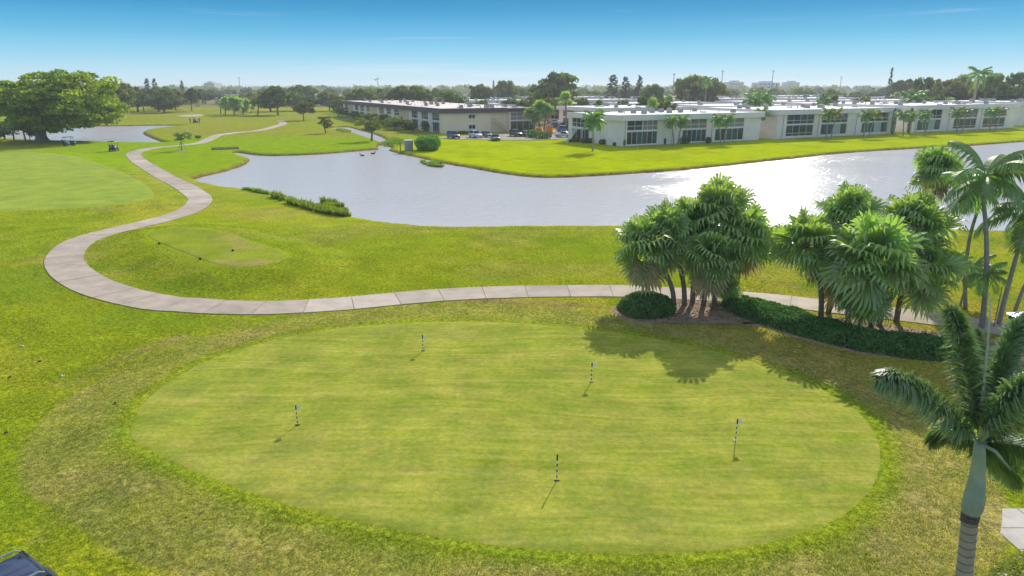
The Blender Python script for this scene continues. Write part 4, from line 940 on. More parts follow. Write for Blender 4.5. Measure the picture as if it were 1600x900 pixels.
reeds('reeds', 'green weed island in the upper canal', smooth_closed(PX([(524,203),(536,200),(546,202),(548,207),(534,206)]), 4), 1500, .5, 65)

# ---- trees named one by one
tree_px('ficus', 0, 66, 220, -14, 176, 107, 'huge spreading ficus with thick pale trunk beside the pond', None, 207, 'ficus_tree')
tree_px('shrub', 0, 8, 218, -18, 21, 191, 'dark shrub standing by the ficus trunk', None, 214, 'bush', 'bush'); tree_px('shrub', 1, 47, 219, 38, 60, 194, 'dark tall shrub hard against the ficus trunk', None, 214, 'bush', 'bush')
for (bx, by, cx, cy) in ((22,219,21,196),(40,220,33,195)): palm_px(feather_palm, bx, by, cx, cy, 2.6, 'thin palm growing under the edge of the ficus crown', 'thin palms under the ficus', n=9, tr=.15)
L_ = [('umbrella',0,225,174,200,230,134,'dark spreading tree in the fairway with bare trunk, nearest the ficus'),('umbrella',1,248,174,228,273,134,'widest umbrella shaped dark tree across the fairway'),('oak',0,275.5,174,266,285,142,'smaller round tree next to the widest umbrella tree'),
      ('umbrella',2,300,174,287,314,136,'dark upright tree with clear trunk beyond the sand bunker'),('oak',1,322,163,310,334,142,'round tree between bunker and palm clump'),('open',0,403,180,388,415,141,'leaning open tree beside the palm clump'),
      ('umbrella',3,434.5,180,408,454,132,'large dark tree with forked trunk by the far path'),('oak',2,470,166,451,494,131,'broad bushy tree behind the forked tree'),('olive',0,474.5,188,459,491,157,'round bushy tree at the top of the far path'),
      ('open',1,509,208,497,523,181,'small leaning tree on the lawn point by the canal'),('open',2,581,220,556,598,176,'leaning tree with open crown on the canal bank')]
for k, v, bx, by, x0, x1, tp_, lb in L_: tree_px(k, v, bx, by, x0, x1, tp_, lb, None, by-(by-tp_)*.30)
yt = tree_px('young', 0, 284.5, 235, 271, 296, 203, 'young staked tree in a mulch ring beside the cart path', None, 222)
for a in (0, 2.1, 4.2): MB().tube([(math.cos(a)*.9,math.sin(a)*.9,0),(math.cos(a)*.1,math.sin(a)*.1,1.6)], .035, 5).build('stake', M['wood'], yt)
MB().tube([(0,0,-.02),(0,0,.06)], [1.1,.9], 14).build('mulch_ring', M['mulch'], yt)
tree_px('shrub', 2, 309, 218, 304, 314, 211, 'small round shrub by the far bend of the cart path', None, 216.5, 'bush', 'bush')
for i, (bx, by, x0, x1, tp_) in enumerate(((352,179,340,368,154),(366,180,352,382,153),(380,179,366,394,158),(345,178,339,352,160),(392,177,384,402,160))):
    palm_px(fan_palm, bx, by, (x0+x1)/2, (tp_+by)/2-6, (x1-x0)*.5*m_per_px(G(bx,by)[1])*.9, 'fan palm in the clump on the far fairway', 'palm clump on the far fairway', n=30, dry=3, tr=.2)
# planting along the canal side of the brown block
for i, (bx, by, x0, x1, tp_, k) in enumerate(((529,183,520,547,166,'shrub'),(556,188,546,565,172,'shrub'),(570,194,560,582,177,'olive'),(594,198,584,606,177,'oak'),(617,203,601,638,181,'olive'),(645,207,627,650,187,'oak'),(666,206,657,672,190,'shrub'),(608,199,600,614,184,'shrub'),(584,193,578,592,182,'shrub'))):
    tree_px(k, i % 4, bx, by, x0, x1, tp_, ['leafy bush at the far corner of the brown fascia block','dense bush near the far end of the brown fascia block','pale tree over the canal beside the brown fascia block','dark tree against the middle bays of the brown fascia block','spreading light green bush below the middle bays of the brown block','dark bushy tree on the lawn beside the brown fascia block','rounded bush below the last bays of the brown fascia block','low bush between the larger bushes along the brown block','low dark bush at the canal edge of the brown block'][i], None, by-(by-tp_)*.15, 'bush' if k == 'shrub' else 'tree', 'bush' if k == 'shrub' else 'tree')
def clipped(px, py, wpx, top, label, mat='hedge', n=2600, size=.28, seed=0, name='hedge', dpt=None):
    x, y, z = G(px, py); wd = wpx*m_per_px(y); h = XZ(px, top, y)[2]-z; rnd = np.random.default_rng(seed)
    d = rnd.normal(0,1,(n,3)); d /= np.abs(d).max(1)[:,None]**.35*np.linalg.norm(d,axis=1)[:,None]**.65
    dp = dpt or wd*.6; c = d*(.86+.16*rnd.random((n,1)))*(.80+.42*fbm(d[:,0]*3+d[:,2]*2, d[:,1]*3-d[:,2]*2, 1.0, seed, 3))[:,None]*np.array([wd*.5,dp*.5,h*.5])+np.array([0,0,h*.5]); o = thing(name, label, 'shrub', (x,y+dp*.3,z))
    put('foliage', quads_mesh('foliage', leaf_quads(c, d, size, rnd), M[mat], np.clip(rnd.normal(.5,.25,n),0,1)), o)
    MB().tube([(0,0,-.05),(0,0,h*.5)], [.12,.08], 6).build('stem', M['bark'], o); return o
clipped(667,236,37,213,'bright green clipped hedge block at the canal mouth', n=5200, size=.38, seed=71, dpt=6)
clipped(724,205,10,196,'clipped round shrub between the parked cars', 'shrub', 900, .3, 72, 'topiary'); clipped(724,209.5,20,205,'low clipped hedge at the foot of the cream end wall', 'shrub', 900, .3, 73, dpt=1.5)
for i, (px, py, wp, tp_, lb) in enumerate(((974,229,6,217,'double ball topiary at the corner of the white block'),(1031,226,5,216,'ball topiary standing beside the glass doors of the white block'),(1038,226,5,216,'ball topiary standing beside the glass doors of the white block'),(1107,224,9,214.5,'clipped tub shaped shrub between the first two bays'),(1176,219,11,212,'clipped square shrub at the end of the white block'),(963,228,11,222.5,'low mounded shrub near the white block corner'),(944,226,16,218,'dark mounded shrub below the stair end of the white block'),(918,224,18,216,'dark mounded shrub beside the outside stairs'),(897,222,20,217,'low dark hedge beside the car park end'),(1068,225,22,214,'dark bush under the twin palms before the white block'))):
    o = clipped(px, py, wp, tp_, lb, 'shrub', 900, .26, 80+i, 'topiary' if wp < 12 else 'shrub')
    if i in (1,2): o['group'] = 'twin ball topiaries'
for (px, py, wp, tp_, lb) in ((1394.5,210,6,169,'tall dark column shrub at the joint after the middle white block'),(1420,209,6,168,'dark climbing column shrub beside the last white block'),(1177.5,216,3.2,183,'dark creeper clad post at the end of the white block')):
    clipped(px, py, wp, tp_, lb, 'juniper', 900, .3, int(px), 'column_shrub', dpt=1.0)
# orange and green planting on the traffic island
for (px, py, wp, tp_, mt, lb) in ((832,215,16,203,'hedge','spiky green plant on the car park island'),(858,211,11,196,'orange','tall orange flowering shrub on the car park island'),(842,211,9,199,'orange','orange flowering shrub under the cabbage palms'),(848,217,28,206,'shrub','dark low shrub on the car park island'),(822,210,12,200,'shrub','dark shrub against the screened porch of the brown block')):
    clipped(px, py, wp, tp_, lb, mt, 1300, .32, int(px+tp_), 'island_shrub')
for i, (bx, by, cx, cy, r) in enumerate(((834,207,829,176,2.1),(842,206,844,167,2.3),(850,206,856,172,2.2),(845,207,838,181,1.9))): palm_px(fan_palm, bx, by, cx, cy, r, 'cabbage palm in the cluster on the car park island', 'cabbage palms on the island', n=34, dry=2, tr=.17)
for (bx, by, cx, cy) in ((872,187,872,161),(879,187,880,157),(886,188,887,163)): palm_px(fan_palm, bx, by, cx, cy, 2.6, 'cabbage palm in the row by the far parked cars', 'cabbage palms by the far cars', n=30, dry=2, tr=.2)
# palms before the white condominiums
fp = [(926,236,927,192,3.6,'drooping palm standing out on the lawn at the stair end',22,'FEA'),(1053,228,1049,192,2.4,'slim palm with pale trunk, one of a pair by the first bays',16,'FEA'),(1059,227,1066,191,2.4,'slim leaning palm paired before the middle bay of the first white block',16,'FEA'),(1126,226,1122,190,2.3,'palm before the third bay of the first white block, darker trunk',16,'FEA'),(1131,225,1137,190,2.5,'palm with wide fronds before the third bay of the first white block',16,'FEA'),
      (1181,217,1190,180,2.6,'leaning palm at the gap between first and middle white blocks',16,'FEA'),(1291,217,1293,181,2.6,'palm before the second bay of the middle white block',16,'FEA'),(1298,217,1307,181,2.5,'palm with yellowish fronds before the second bay of the middle white block',14,'YFE'),(1349,215,1353,182,2.6,'palm before the third bay of the middle white block, leaning',16,'FEA'),(1357,215,1368,183,2.4,'yellowish palm before the third bay of the middle white block',14,'YFE'),
      (1411,212,1411,182,2.6,'palm at the planted joint before the last white block',16,'FEA'),(1421,211,1424,183,2.4,'darker palm beside the column shrub of the last white block',16,'FEA'),(1445,211,1446,182,2.7,'palm before the first bay of the last white block',16,'FEA'),(1495,208,1494,178,2.7,'palm before the middle bay of the last white block',16,'FEA'),(1503,208,1510,179,2.5,'yellowish palm before the middle bay of the last white block',14,'YFE'),(1546,206,1550,177,2.7,'palm before the end bay of the last white block',16,'FEA'),(1555,206,1562,178,2.5,'yellowish leaning palm before the end bay of the last white block',14,'YFE')]
for bx, by, cx, cy, ln, lb, n, mt in fp: palm_px(feather_palm, bx, by, cx, cy+1, ln*.86, lb, None, n=n, tr=.13, mats=mt)
x, y = loc2w((62.9,179.5),-2,24)
for i, (px, Y, cy, ln) in enumerate(((1175,205,166,4.2),(1192,207,160,4.4),(1288,240,163,3.6),(1424,232,160,4.2),(1434,234,158,4.0),(1104,300,131,3.6))): 
    c = XZ(px, cy, Y); feather_palm((c[0],Y,0), c, ln, 'palm rising behind the roof of a white block', 'palms rising behind the white roofs', n=13, tr=.2)
c = XZ(1529,124,225); feather_palm((XZ(1520,159,225)[0],225,0), c, 4.6, 'very tall lone palm with bare trunk above the white roofs', None, n=12, tr=.32)

# ---- trees of the skyline, nearer and larger ones placed singly
sk = [('oak',0,866,300,834,902,110,'largest dark round tree standing above the white roofs'),('pine',0,771,420,766,776,125,'small dark pointed tree by the bushy skyline tree'),('olive',1,791,420,772,808,124,'bushy brownish tree beside the small pointed tree'),('oak',1,750,380,735,768,130,'dark round tree behind the brown block roof'),
      ('olive',2,1086,330,1056,1112,114,'pale green broad tree with gaps on the skyline'),('olive',3,1112,330,1086,1136,117,'pale green tree joined to its broad neighbour on the skyline'),('pine',1,958,420,940,978,116,'feathery dark tree on the skyline with ragged top'),('pine',2,978,430,964,996,119,'feathery dark tree with bent top on the skyline'),
      ('pine',3,1000,430,988,1014,117,'slim feathery tree at the end of the skyline group'),('oak',2,1020,360,1004,1040,129,'dark low tree before the feathery skyline trees'),('pine',0,1394.5,400,1388,1401,105,'very tall thin dark conifer above the skyline'),('oak',3,1448,300,1428,1468,119,'dark round tree by the pale tree mass on the skyline'),
      ('olive',0,1492,280,1464,1522,121,'wide pale olive tree behind the white roofs'),('olive',1,1545,270,1518,1566,122,'pale olive tree beside the tall lone palm'),('oak',0,1585,260,1556,1620,110,'large dark tree at the end of the lakeside row'),('oak',1,1420,420,1400,1440,122,'mid sized tree near the thin conifer'),
      ('olive',2,1510,340,1490,1535,114,'dark topped tree behind the pale olive tree'),('oak',2,640,330,590,662,131,'long dark tree mass behind the brown block'),('oak',3,612,335,580,630,135,'dark tree at the end of the tree mass behind the brown block'),('olive',3,560,320,530,580,136,'olive tree beyond the far end of the brown block'),
      ('pine',1,228,520,216,238,122,'group of feathery conifers rising above the far course trees'),('pine',2,240,520,232,252,122,'feathery conifers above the widest umbrella tree'),('pine',3,283,540,276,290,125,'thin conifer on the skyline over the bunker'),('olive',0,140,260,112,176,124,'olive tree mass behind the ficus'),('olive',1,175,280,150,205,128,'dull olive tree between the ficus and the fairway'),
      ('oak',3,186,300,170,202,128,'dark tree at the pond corner beyond the fairway'),('oak',0,20,240,-20,50,126,'dark tree behind the ficus crown'),('oak',1,700,300,684,720,140,'round tree over the brown block roof units'),('shrub',3,719,262,706,736,150,'rounded bush by the worn roof of the brown block'),('oak',2,798,262,784,812,152,'rounded dark tree behind the brown block parapet'),
      ('oak',0,933,236,924,950,154,'dark round tree between the white roofs'),('oak',3,1003,236,994,1012,150,'dark tree beside a cabbage palm between the white roofs'),('oak',1,1020,236,1010,1030,148,'dark upright tree between the white roofs'),('olive',3,830,258,815,850,148,'light green tree behind the island palms'),('oak',2,1290,262,1282,1300,143,'dark round tree between the middle roofs'),('oak',3,1302,262,1296,1312,146,'small dark round tree between the middle roofs')]
for k, v, cx, Y, x0, x1, tp_, lb in sk:
    c = XZ(cx, tp_, Y); rad = .5*(x1-x0)*m_per_px(Y); tree(k, v, (c[0],Y,-.1), rad, c[2]+.1, lb, None, bole=max(.4,min(c[2]*.25, c[2]-rad*1.5)))
# ---- the wooded belt beyond: individual trees, sharing a few crowns
bl_lab = {'oak':('dark round tree in the wooded belt on the skyline','dark belt trees'),'olive':('olive green tree in the wooded belt on the skyline','olive belt trees'),'pine':('feathery conifer standing in the wooded belt','belt conifers'),'umbrella':('flat topped tree in the wooded belt on the skyline','flat topped belt trees')}
blk = [(o.location.x, o.location.y, o.rotation_euler.z, max((c.bound_box[6][0] for c in o.children), default=0), max((c.bound_box[6][1] for c in o.children), default=0)) for o in list(bpy.data.objects) if o.name.startswith('condominium_block')]
def clear(x, y, m=3.0):
    for bx, by, bz, w_, d_ in blk:
        dx, dy = x-bx, y-by; lx = dx*math.cos(bz)+dy*math.sin(bz); ly = -dx*math.sin(bz)+dy*math.cos(bz)
        if -m < lx < w_+m and -m < ly < d_+m: return False
    return True
rb = random.Random(41); cnt = 0
while cnt < 46:
    Y = rb.uniform(196,460); x = rb.uniform(-20, 340)
    if x > .9*Y or x < -20 or not clear(x, Y) or Y-.525*x < 160: continue
    if cnt % 3 == 0: fan_palm((x,Y,0), (x+rb.uniform(-.6,.6),Y,rb.uniform(6,9.5)), 2.2, 'cabbage palm showing between the rows of white roofs', 'cabbage palms between the roofs', 20, 1, .2)
    else: h = rb.uniform(6,9.5); tree(rb.choice(['oak','olive','oak']), rb.randrange(4), (x,Y,0), h*rb.uniform(.35,.5), h, 'small tree growing between the rows of white roofs', 'small trees between the roofs', bole=h*.2)
    cnt += 1
rb = random.Random(77); cnt = 0
while cnt < 240:
    px = rb.uniform(-40,1640); u = rb.random(); Y = 340+u**1.3*760
    if px > 560 and Y < 460: continue
    if px < 340 and Y < 330: continue
    k = rb.choices(['oak','olive','umbrella','pine'], [5,4,2,.5])[0]
    h = rb.uniform(7.5,12.8)*(1.25 if k == 'pine' else 1)
    if Y < 460: h = min(h, 10.5)
    x = XZ(px, 140, Y)[0]
    if not clear(x, Y, 4): continue
    tree(k, rb.randrange(4), (x,Y,-.1), h*rb.uniform(.5,.8)*(.6 if k == 'pine' else 1), h, *bl_lab[k], bole=h*.16, rz=rb.uniform(0,6.28)); cnt += 1
# farther woods read as one mass
def woods(name, label, y0, y1, n, seed, hs=(8,14)):
    rnd = np.random.default_rng(seed); P = []; V = []
    for i in range(n):
        Y = y0+(y1-y0)*rnd.random(); X = rnd.uniform(-.95,.95)*Y; h = rnd.uniform(*hs); r = h*rnd.uniform(.5,.9); m = 70
        d = rnd.normal(0,1,(m,3)); d /= np.linalg.norm(d,axis=1)[:,None]; d[:,2] = np.abs(d[:,2]); c = np.array([X,Y,h*.15])+d*np.array([r,r,h*.85])*(.75+.3*rnd.random((m,1)))
        P.append(leaf_quads(c, d, h*.28, rnd, .7)); V.append(np.clip(rnd.normal(.45,.25)+rnd.normal(0,.15,m),0,1))
    o = put(name, quads_mesh(name, np.concatenate(P), M['oak'], np.concatenate(V))); tag(o, label, 'woods', kind='stuff')
woods('woods', 'far mass of trees closing the horizon', 1000, 2600, 1500, 5, (10,16))
woods('woods', 'low shrubbery and small trees between the far roofs', 455, 1000, 700, 6, (3,6))

# ================================================================== OBJECTS
def practice_pin(px, py, top, flag, label):
    x, y, z = G(px, py); h = XZ(px, top, y)[2]-z; z += .024
    t = thing('practice_pin', label, 'golf flag', (x,y,z))
    n = 9
    for i in range(n):
        MB().tube([(0,0,h*.98*i/n),(0,0,h*.98*(i+1)/n)], .017, 8).build('pole_band', M['black'] if i % 2 else M['flagpole'], t)
    MB().tube([(0,0,h*.98),(0,0,h*1.0)], [.02,.006], 8).build('pole_tip', M['black'], t)
    MB().tube([(0,0,.0),(0,0,.006)], .075, 12).build('hole_cup', M['black'], t)
    MB().tube([(-.085,0,.01),(.085,0,.01)], .018, 6).build('foot_bar', M['black'], t)
    MB().tube([(0,0,h*.78),(0,0,h*.98)], .024, 8).build('flag_sleeve', M['black'], t)
    if flag:
        mb = MB(); k = 7; V = []
        for i in range(k+1):
            u = i/k; wv = .022*math.sin(u*7); hh = .085*math.sin(math.pi*min(1,(u*.8+.28)))
            V += [(.026+.19*u, wv, h*.885-hh), (.026+.19*u, wv+.004, h*.885+hh)]
        mb.add(V, [(2*i,2*i+2,2*i+3,2*i+1) for i in range(k)]); f = mb.build('flag', M['flagwhite'], t); m_ = f.modifiers.new('thickness','SOLIDIFY'); m_.thickness = .004
practice_pin(465,665,634,True,'striped practice pin with white flag at the rounded end facing the tee mound')
practice_pin(661,549,524,True,'striped practice pin with white flag towards the cart path side')
practice_pin(924,598,567,True,'striped practice pin with white flag nearest the round juniper shrub')
practice_pin(1149,690,655,True,'striped practice pin with white flag on the side of the foxtail palm')
practice_pin(870,752,711,False,'striped practice pin without a flag on the putting green')
for px, py, lb in ((249,382,'small dark tee marker at the near corner of the tee box'),(313,406,'small dark tee marker at the worn part of the tee box'),(364,393,'small dark tee marker at the centre of the tee box')):
    x, y, z = G(px, py); t = thing('tee_marker', lb, 'tee marker', (x,y,z+.02)); MB().tube([(0,0,-.02),(0,0,.05),(0,0,.12),(0,0,.16)], [.05,.09,.085,.03], 10).build('ball', M['black'], t, True); MB().tube([(0,0,-.12),(0,0,0)], .02, 6).build('spike', M['grey'], t)

# ---- vehicles
def loft(mb, secs):
    """secs: list of (x, halfwidth, z0, z1, shoulder) -> rounded box body along x"""
    V = []; k = 10
    for x, w_, z0, z1, sh in secs:
        for (u, v) in ((-.86,0),(.86,0),(1,.15),(1,.55),(.97,.8),(sh,1),(-sh,1),(-.97,.8),(-1,.55),(-1,.15)): V.append((x, w_*u, z0+(z1-z0)*v))
    F_ = [(i*k+j, i*k+(j+1) % k, (i+1)*k+(j+1) % k, (i+1)*k+j) for i in range(len(secs)-1) for j in range(k)]
    F_ += [tuple(range(k))[::-1], tuple((len(secs)-1)*k+j for j in range(k))]; mb.add(V, F_); return mb
PAINT = {}
def paint(c):
    if c not in PAINT: PAINT[c] = solid('car_paint_%d' % len(PAINT), c, .28, .05, .8, coat=.5)
    return PAINT[c]
def car(loc, rz, color, kind, label, group=None, rails=False):
    t = thing('parked_car', label, 'car', loc, rz, group); p = paint(color); suv = kind == 'suv'
    Hb, Ht, Ln, W = (1.05,1.74,4.7,.95) if suv else (.92,1.45,4.6,.90)
    body = loft(MB(), [(-Ln/2,W*.86,.42,Hb*.92,.8),(-Ln/2+.12,W*.95,.30,Hb,.84),(-Ln*.25,W,.25,Hb,.86),(Ln*.12,W,.25,Hb,.86),(Ln*.22,W,.25,Hb*.98,.86),(Ln*.42,W*.96,.28,Hb*.84,.82),(Ln/2,W*.80,.36,Hb*.68,.75)]).build('body', p, t, True)
    a0, a1 = (-Ln/2+.15, Ln*.20) if suv else (-Ln*.36, Ln*.17)
    r0, r1 = (-Ln/2+.45, Ln*.05) if suv else (-Ln*.18, Ln*.04)
    gl = MB(); wb, wt = W*.88, W*.70
    gl.add([(a0,-wb,Hb-.03),(a1,-wb,Hb-.05),(a1,wb,Hb-.05),(a0,wb,Hb-.03),(r0,-wt,Ht-.05),(r1,-wt,Ht-.05),(r1,wt,Ht-.05),(r0,wt,Ht-.05)], [(0,3,2,1),(4,5,6,7),(0,1,5,4),(1,2,6,5),(2,3,7,6),(3,0,4,7)]); gl.build('windows', M['glass'], t)
    rf = MB(); V = []; nx, ny = 12, 18
    for i in range(nx+1):
        for j in range(ny+1):
            a_ = 2*i/nx-1; b_ = j/ny*2-1; r_ = max(abs(a_), abs(b_)); q_ = r_/max(1e-6, (a_**4+b_**4)**.25) if r_ else 0; u = (a_*q_+1)/2; v = b_*q_; edge = r_**5*1.6
            rib = (.010 if (j % 4 == 1 and 0 < i < nx and 0 < j < ny) else 0) if rails else 0
            V.append((r0-.06+(r1-r0+.12)*u+0, wt*1.04*v, Ht-.06*edge+.015*(1-v*v)+rib))
    rf.add(V, [(i*(ny+1)+j,(i+1)*(ny+1)+j,(i+1)*(ny+1)+j+1,i*(ny+1)+j+1) for i in range(nx) for j in range(ny)]); ro = rf.build('roof', p, t, not rails); m_ = ro.modifiers.new('thickness','SOLIDIFY'); m_.thickness = .06; m_.offset = -1
    for s in (-1,1):
        for (x0, x1) in ((a0,r0),(a1,r1)): MB().tube([(x0,s*wb*1.0,Hb-.04),(x1,s*wt*1.0,Ht-.06)], .05, 6).build('pillar', p, t)
        MB().tube([((a0+a1)/2-.1,s*(wb+.005),Hb-.04),((r0+r1)/2-.1,s*(wt+.005),Ht-.06)], .035, 6).build('pillar', M['black'], t)
        for x in (-Ln*.30, Ln*.31):
            y_ = s*W*.90; ty = MB().tube([(x,y_-s*.12,.34),(x,y_+s*.10,.34)], .34, 16).build('wheel', M['tyre'], t); MB().tube([(x,y_+s*.10,.34),(x,y_+s*.115,.34)], .21, 10).build('rim', M['rim'], ty)
        MB().box(Ln/2-.22, Ln/2-.02, s*W*.62-.16, s*W*.62+.16, .58, .74).build('headlight', M['lamp'], t); MB().box(-Ln/2-.015, -Ln/2+.1, s*W*.68-.13, s*W*.68+.13, .70, .95).build('taillight', M['red'], t)
        MB().box(a1-.35, a1-.15, s*W*1.02-.08, s*W*1.02+.08, Hb-.02, Hb+.14).build('mirror', p, t)
        if rails: MB().tube([(r0+.05,s*wt*.94,Ht+.02),(r0+.15,s*wt*.94,Ht+.09),(r1-.15,s*wt*.94,Ht+.09),(r1-.05,s*wt*.94,Ht+.02)], .022, 6).build('roof_rail', M['rim'], t)
    return t
def car_px(px, py, rz, color, kind, label, group=None): x, y, z = G(px, py); return car((x,y,.022), R(rz), color, kind, label, group)
DK = (.03,.035,.04); 
car_px(708.5,216,-62,(.035,.05,.06),'suv','dark blue grey car parked in front of the cream end wall')
car_px(743,215,-62,(.62,.62,.62),'suv','white sport utility car parked by the clipped hedge')
car_px(760,214,-62,(.06,.06,.075),'car','dark grey sedan parked next to the white car')
car_px(774,219.5,-80,(.07,.085,.10),'car','grey blue sedan standing out in the car park lane')
car_px(806,213,-64,(.025,.028,.03),'suv','black large car parked near the outside stairs')
car_px(820,213,-64,(.04,.05,.05),'car','dark car half hidden by the island planting')
car_px(881,214.5,150,(.48,.50,.53),'car','silver sedan parked by the white stairs')
car_px(882,206,25,(.05,.09,.20),'suv','blue sport utility car on the road behind the island')
car_px(866,199,25,(.10,.11,.12),'car','dark car in the row beyond the blue car')
car_px(880,198.5,25,(.06,.045,.045),'car','dark maroon car in the row beyond the blue car')
car_px(866,193,25,(.45,.46,.48),'car','pale car in the far row behind the palms')
sx, sy = G0(58, 873, 1.76); sx += 1.96*math.cos(R(236)); sy += 1.96*math.sin(R(236))
car((sx,sy,gz(sx,sy)), R(236), (.018,.028,.07), 'suv', 'navy sport utility car with roof rails on the near lawn', rails=True)
def golf_cart(px, py, rz, label, z=None, bags=True):
    x, y, z = G(px, py); t = thing('golf_cart', label, 'golf cart', (x,y,z+.0), R(rz))
    loft(MB(), [(-1.15,.52,.30,.78,.85),(-.6,.56,.26,.80,.86),(-.2,.56,.24,.72,.86),(.0,.56,.24,.36,.9),(.5,.56,.24,.36,.9),(.7,.55,.24,.80,.85),(1.15,.46,.28,.68,.8)]).build('body', M['navy'], t, True)
    MB().box(-.62, -.08, -.52, .52, .73, .86).build('seat', M['trim'], t); MB().box(-.70, -.58, -.52, .52, .86, 1.28).build('backrest', M['trim'], t)
    for sx in (-.85,.72):
        for sy in (-.5,.5): MB().tube([(sx,sy,.7),(sx*.92,sy,1.82)], .03, 6).build('post', M['black'], t)
    MB().box(-1.05, .95, -.62, .62, 1.82, 1.90, (.06,.06)).build('roof', M['black'], t)
    for sx in (-.72,.78):
        for sy in (-.5,.5): w_ = MB().tube([(sx,sy-.09,.23),(sx,sy+.09,.23)], .23, 12).build('wheel', M['tyre'], t); MB().tube([(sx,sy-.1,.23),(sx,sy+.1,.23)], .12, 8).build('rim', M['rim'], w_)
    MB().tube([(.62,.25,.8),(.42,.25,1.05)], .03, 5).build('steering_wheel', M['black'], t)
    if bags:
        for sy in (-.25,.25): MB().tube([(-1.15,sy,.5),(-1.25,sy,1.3)], [.14,.16], 8).build('golf_bag', M['black'] if sy < 0 else M['teal'], t)
golf_cart(108.5,228,55,'golf cart with dark roof on the lawn beside the ficus')
golf_cart(178.5,236,100,'golf cart standing on the lawn next to the cart path')
golf_cart(306,192,95,'far golf cart on the course with players beside it')
golf_cart(309.5,166.5,20,'small far golf cart beyond the sand bunker', bags=False)
def person(px, py, rz, label, shirt):
    x, y, z = G(px, py); t = thing('person', label, 'person', (x,y,z), R(rz))
    V = [(0,0,.95),(0,0,1.2),(0,0,1.42),(0,0,1.54),(0,0,1.66),(0,.2,1.42),(.05,.27,1.15),(.2,.18,.95),(0,-.2,1.42),(.05,-.27,1.15),(.2,-.18,.95),(0,.1,.9),(.03,.13,.5),(0,.14,.07),(.16,.15,.04),(0,-.1,.9),(-.02,-.13,.5),(-.05,-.14,.07),(.11,-.15,.04)]
    E_ = [(0,1),(1,2),(2,3),(3,4),(2,5),(5,6),(6,7),(2,8),(8,9),(9,10),(0,11),(11,12),(12,13),(13,14),(0,15),(15,16),(16,17),(17,18)]
    rad = [.15,.15,.16,.06,.115,.07,.05,.04,.07,.05,.04,.095,.07,.05,.04,.095,.07,.05,.04]
    me = bpy.data.meshes.new('body'); me.from_pydata(V, E_, []); me.materials.append(shirt); o = put('body', me, t)
    m_ = o.modifiers.new('skin','SKIN')
    for i, r_ in enumerate(rad): me.skin_vertices[0].data[i].radius = (r_,r_)
    me.skin_vertices[0].data[0].use_root = True
    s_ = o.modifiers.new('sub','SUBSURF'); s_.levels = s_.render_levels = 1
    MB().tube([(0,0,1.68),(0,0,1.74),(0,0,1.80)], [.125,.12,.05], 10).tube([(.06,0,1.70),(.2,0,1.69)], [.08,.05], 6).build('cap', M['black'], t)
person(297.5,192.5,60,'person in dark clothes standing by the far golf cart on its pond side', M['shirt'])
person(312,192.5,-120,'person in dark clothes standing by the far golf cart on its path side', M['shirt'])

# ---- footbridge, pump box, poles, pavilion, birds, litter
x, y, z = G(352,233); t = thing('footbridge', 'low weathered wooden footbridge over the ditch at the lake corner', 'bridge', (x,y,z), R(28))
for i in range(9): MB().box(-2.4+i*.53, -1.9+i*.53, -.9, .9, .05, .13).build('plank', M['wood'], t)
for s in (-1,1):
    MB().box(-2.5, 2.5, s*.9-.08, s*.9+.08, -.35, .047).build('beam', M['wood'], t); MB().box(-2.5, 2.5, s*.96-.05, s*.96+.05, .25, .33).build('rail', M['wood'], t)
    for i in range(4): MB().box(-2.4+1.58*i, -2.26+1.58*i, s*.96-.06, s*.96+.06, -.6, .25).build('post', M['wood'], t)
x, y, z = G(640,235); t = thing('pump_station', 'grey pump box and fence posts beside the clipped hedge', 'pump', (x,y,z), R(20))
MB().box(-.9,.6,-.6,.6,0,1.9).build('cabinet', M['grey'], t); MB().box(-.98,.68,-.68,.68,1.905,2.02).build('lid', M['trim'], t); MB().box(-.7,.4,-.66,-.605,.3,1.6).build('door', M['unit'], t)
for dx in (-1.9,1.5): MB().tube([(dx,-.4,-.1),(dx,-.4,1.6)], .09, 6).build('post', M['wood'], t)
for i, (px, top, Y, lb) in enumerate(((373,120,620,'utility pole standing over the far low building'),(590,121,520,'utility pole on the skyline behind the brown block'),(1053.5,114,480,'slim utility pole beside the pale broad tree'),(1129.5,109,480,'utility pole rising behind the pale broad trees'),(1208.5,109,520,'utility pole before the long distant building'),(1315,119,620,'short utility pole over the middle roofs'),(329,126,700,'thin mast beyond the sand bunker'),(964.5,122,480,'thin mast beside the feathery skyline trees'))):
    c = XZ(px, top, Y); t = thing('utility_pole', lb, 'utility pole', (c[0],Y,0)); MB().tube([(0,0,-.3),(0,0,c[2])], [.3,.2], 8).build('pole', M['pole'], t)
    if i < 6: MB().box(-1.2,1.2,-.14,.14,c[2]-1.1,c[2]-.85).build('crossarm', M['pole'], t)
for px, py, top, lb in ((352,214.8,205,'thin white marker post on the far fairway'),(996,237,231,'small white stake on the lawn before the white block')):
    x, y, z = G(px, py); h = XZ(px, top, y)[2]-z; t = thing('marker_post', lb, 'post', (x,y,z)); MB().tube([(0,0,-.1),(0,0,h)], .045, 6).build('post', M['flagpole'], t); MB().box(-.06,.06,-.06,.06,h,h+.05).build('cap', M['flagpole'], t)
x, y, z = G(862,214); t = thing('sign_post', 'slim sign post at the edge of the car park island', 'sign', (x,y,z)); MB().tube([(0,0,-.1),(0,0,3.0)], .06, 6).build('post', M['wood'], t); MB().box(-.3,.3,-.05,.0,2.3,2.95).build('sign_plate', M['grey'], t)
x, y, z = G(878,205.5); t = thing('traffic_barrel', 'orange barrel on the road beside the blue car', 'barrel', (x+1.5,y-1.5,z+.02)); MB().tube([(0,0,0),(0,0,.5),(0,0,1.05)], [.33,.30,.25], 12).build('drum', M['orangep'], t); MB().box(-.4,.4,-.4,.4,-.01,.06).build('base', M['black'], t)
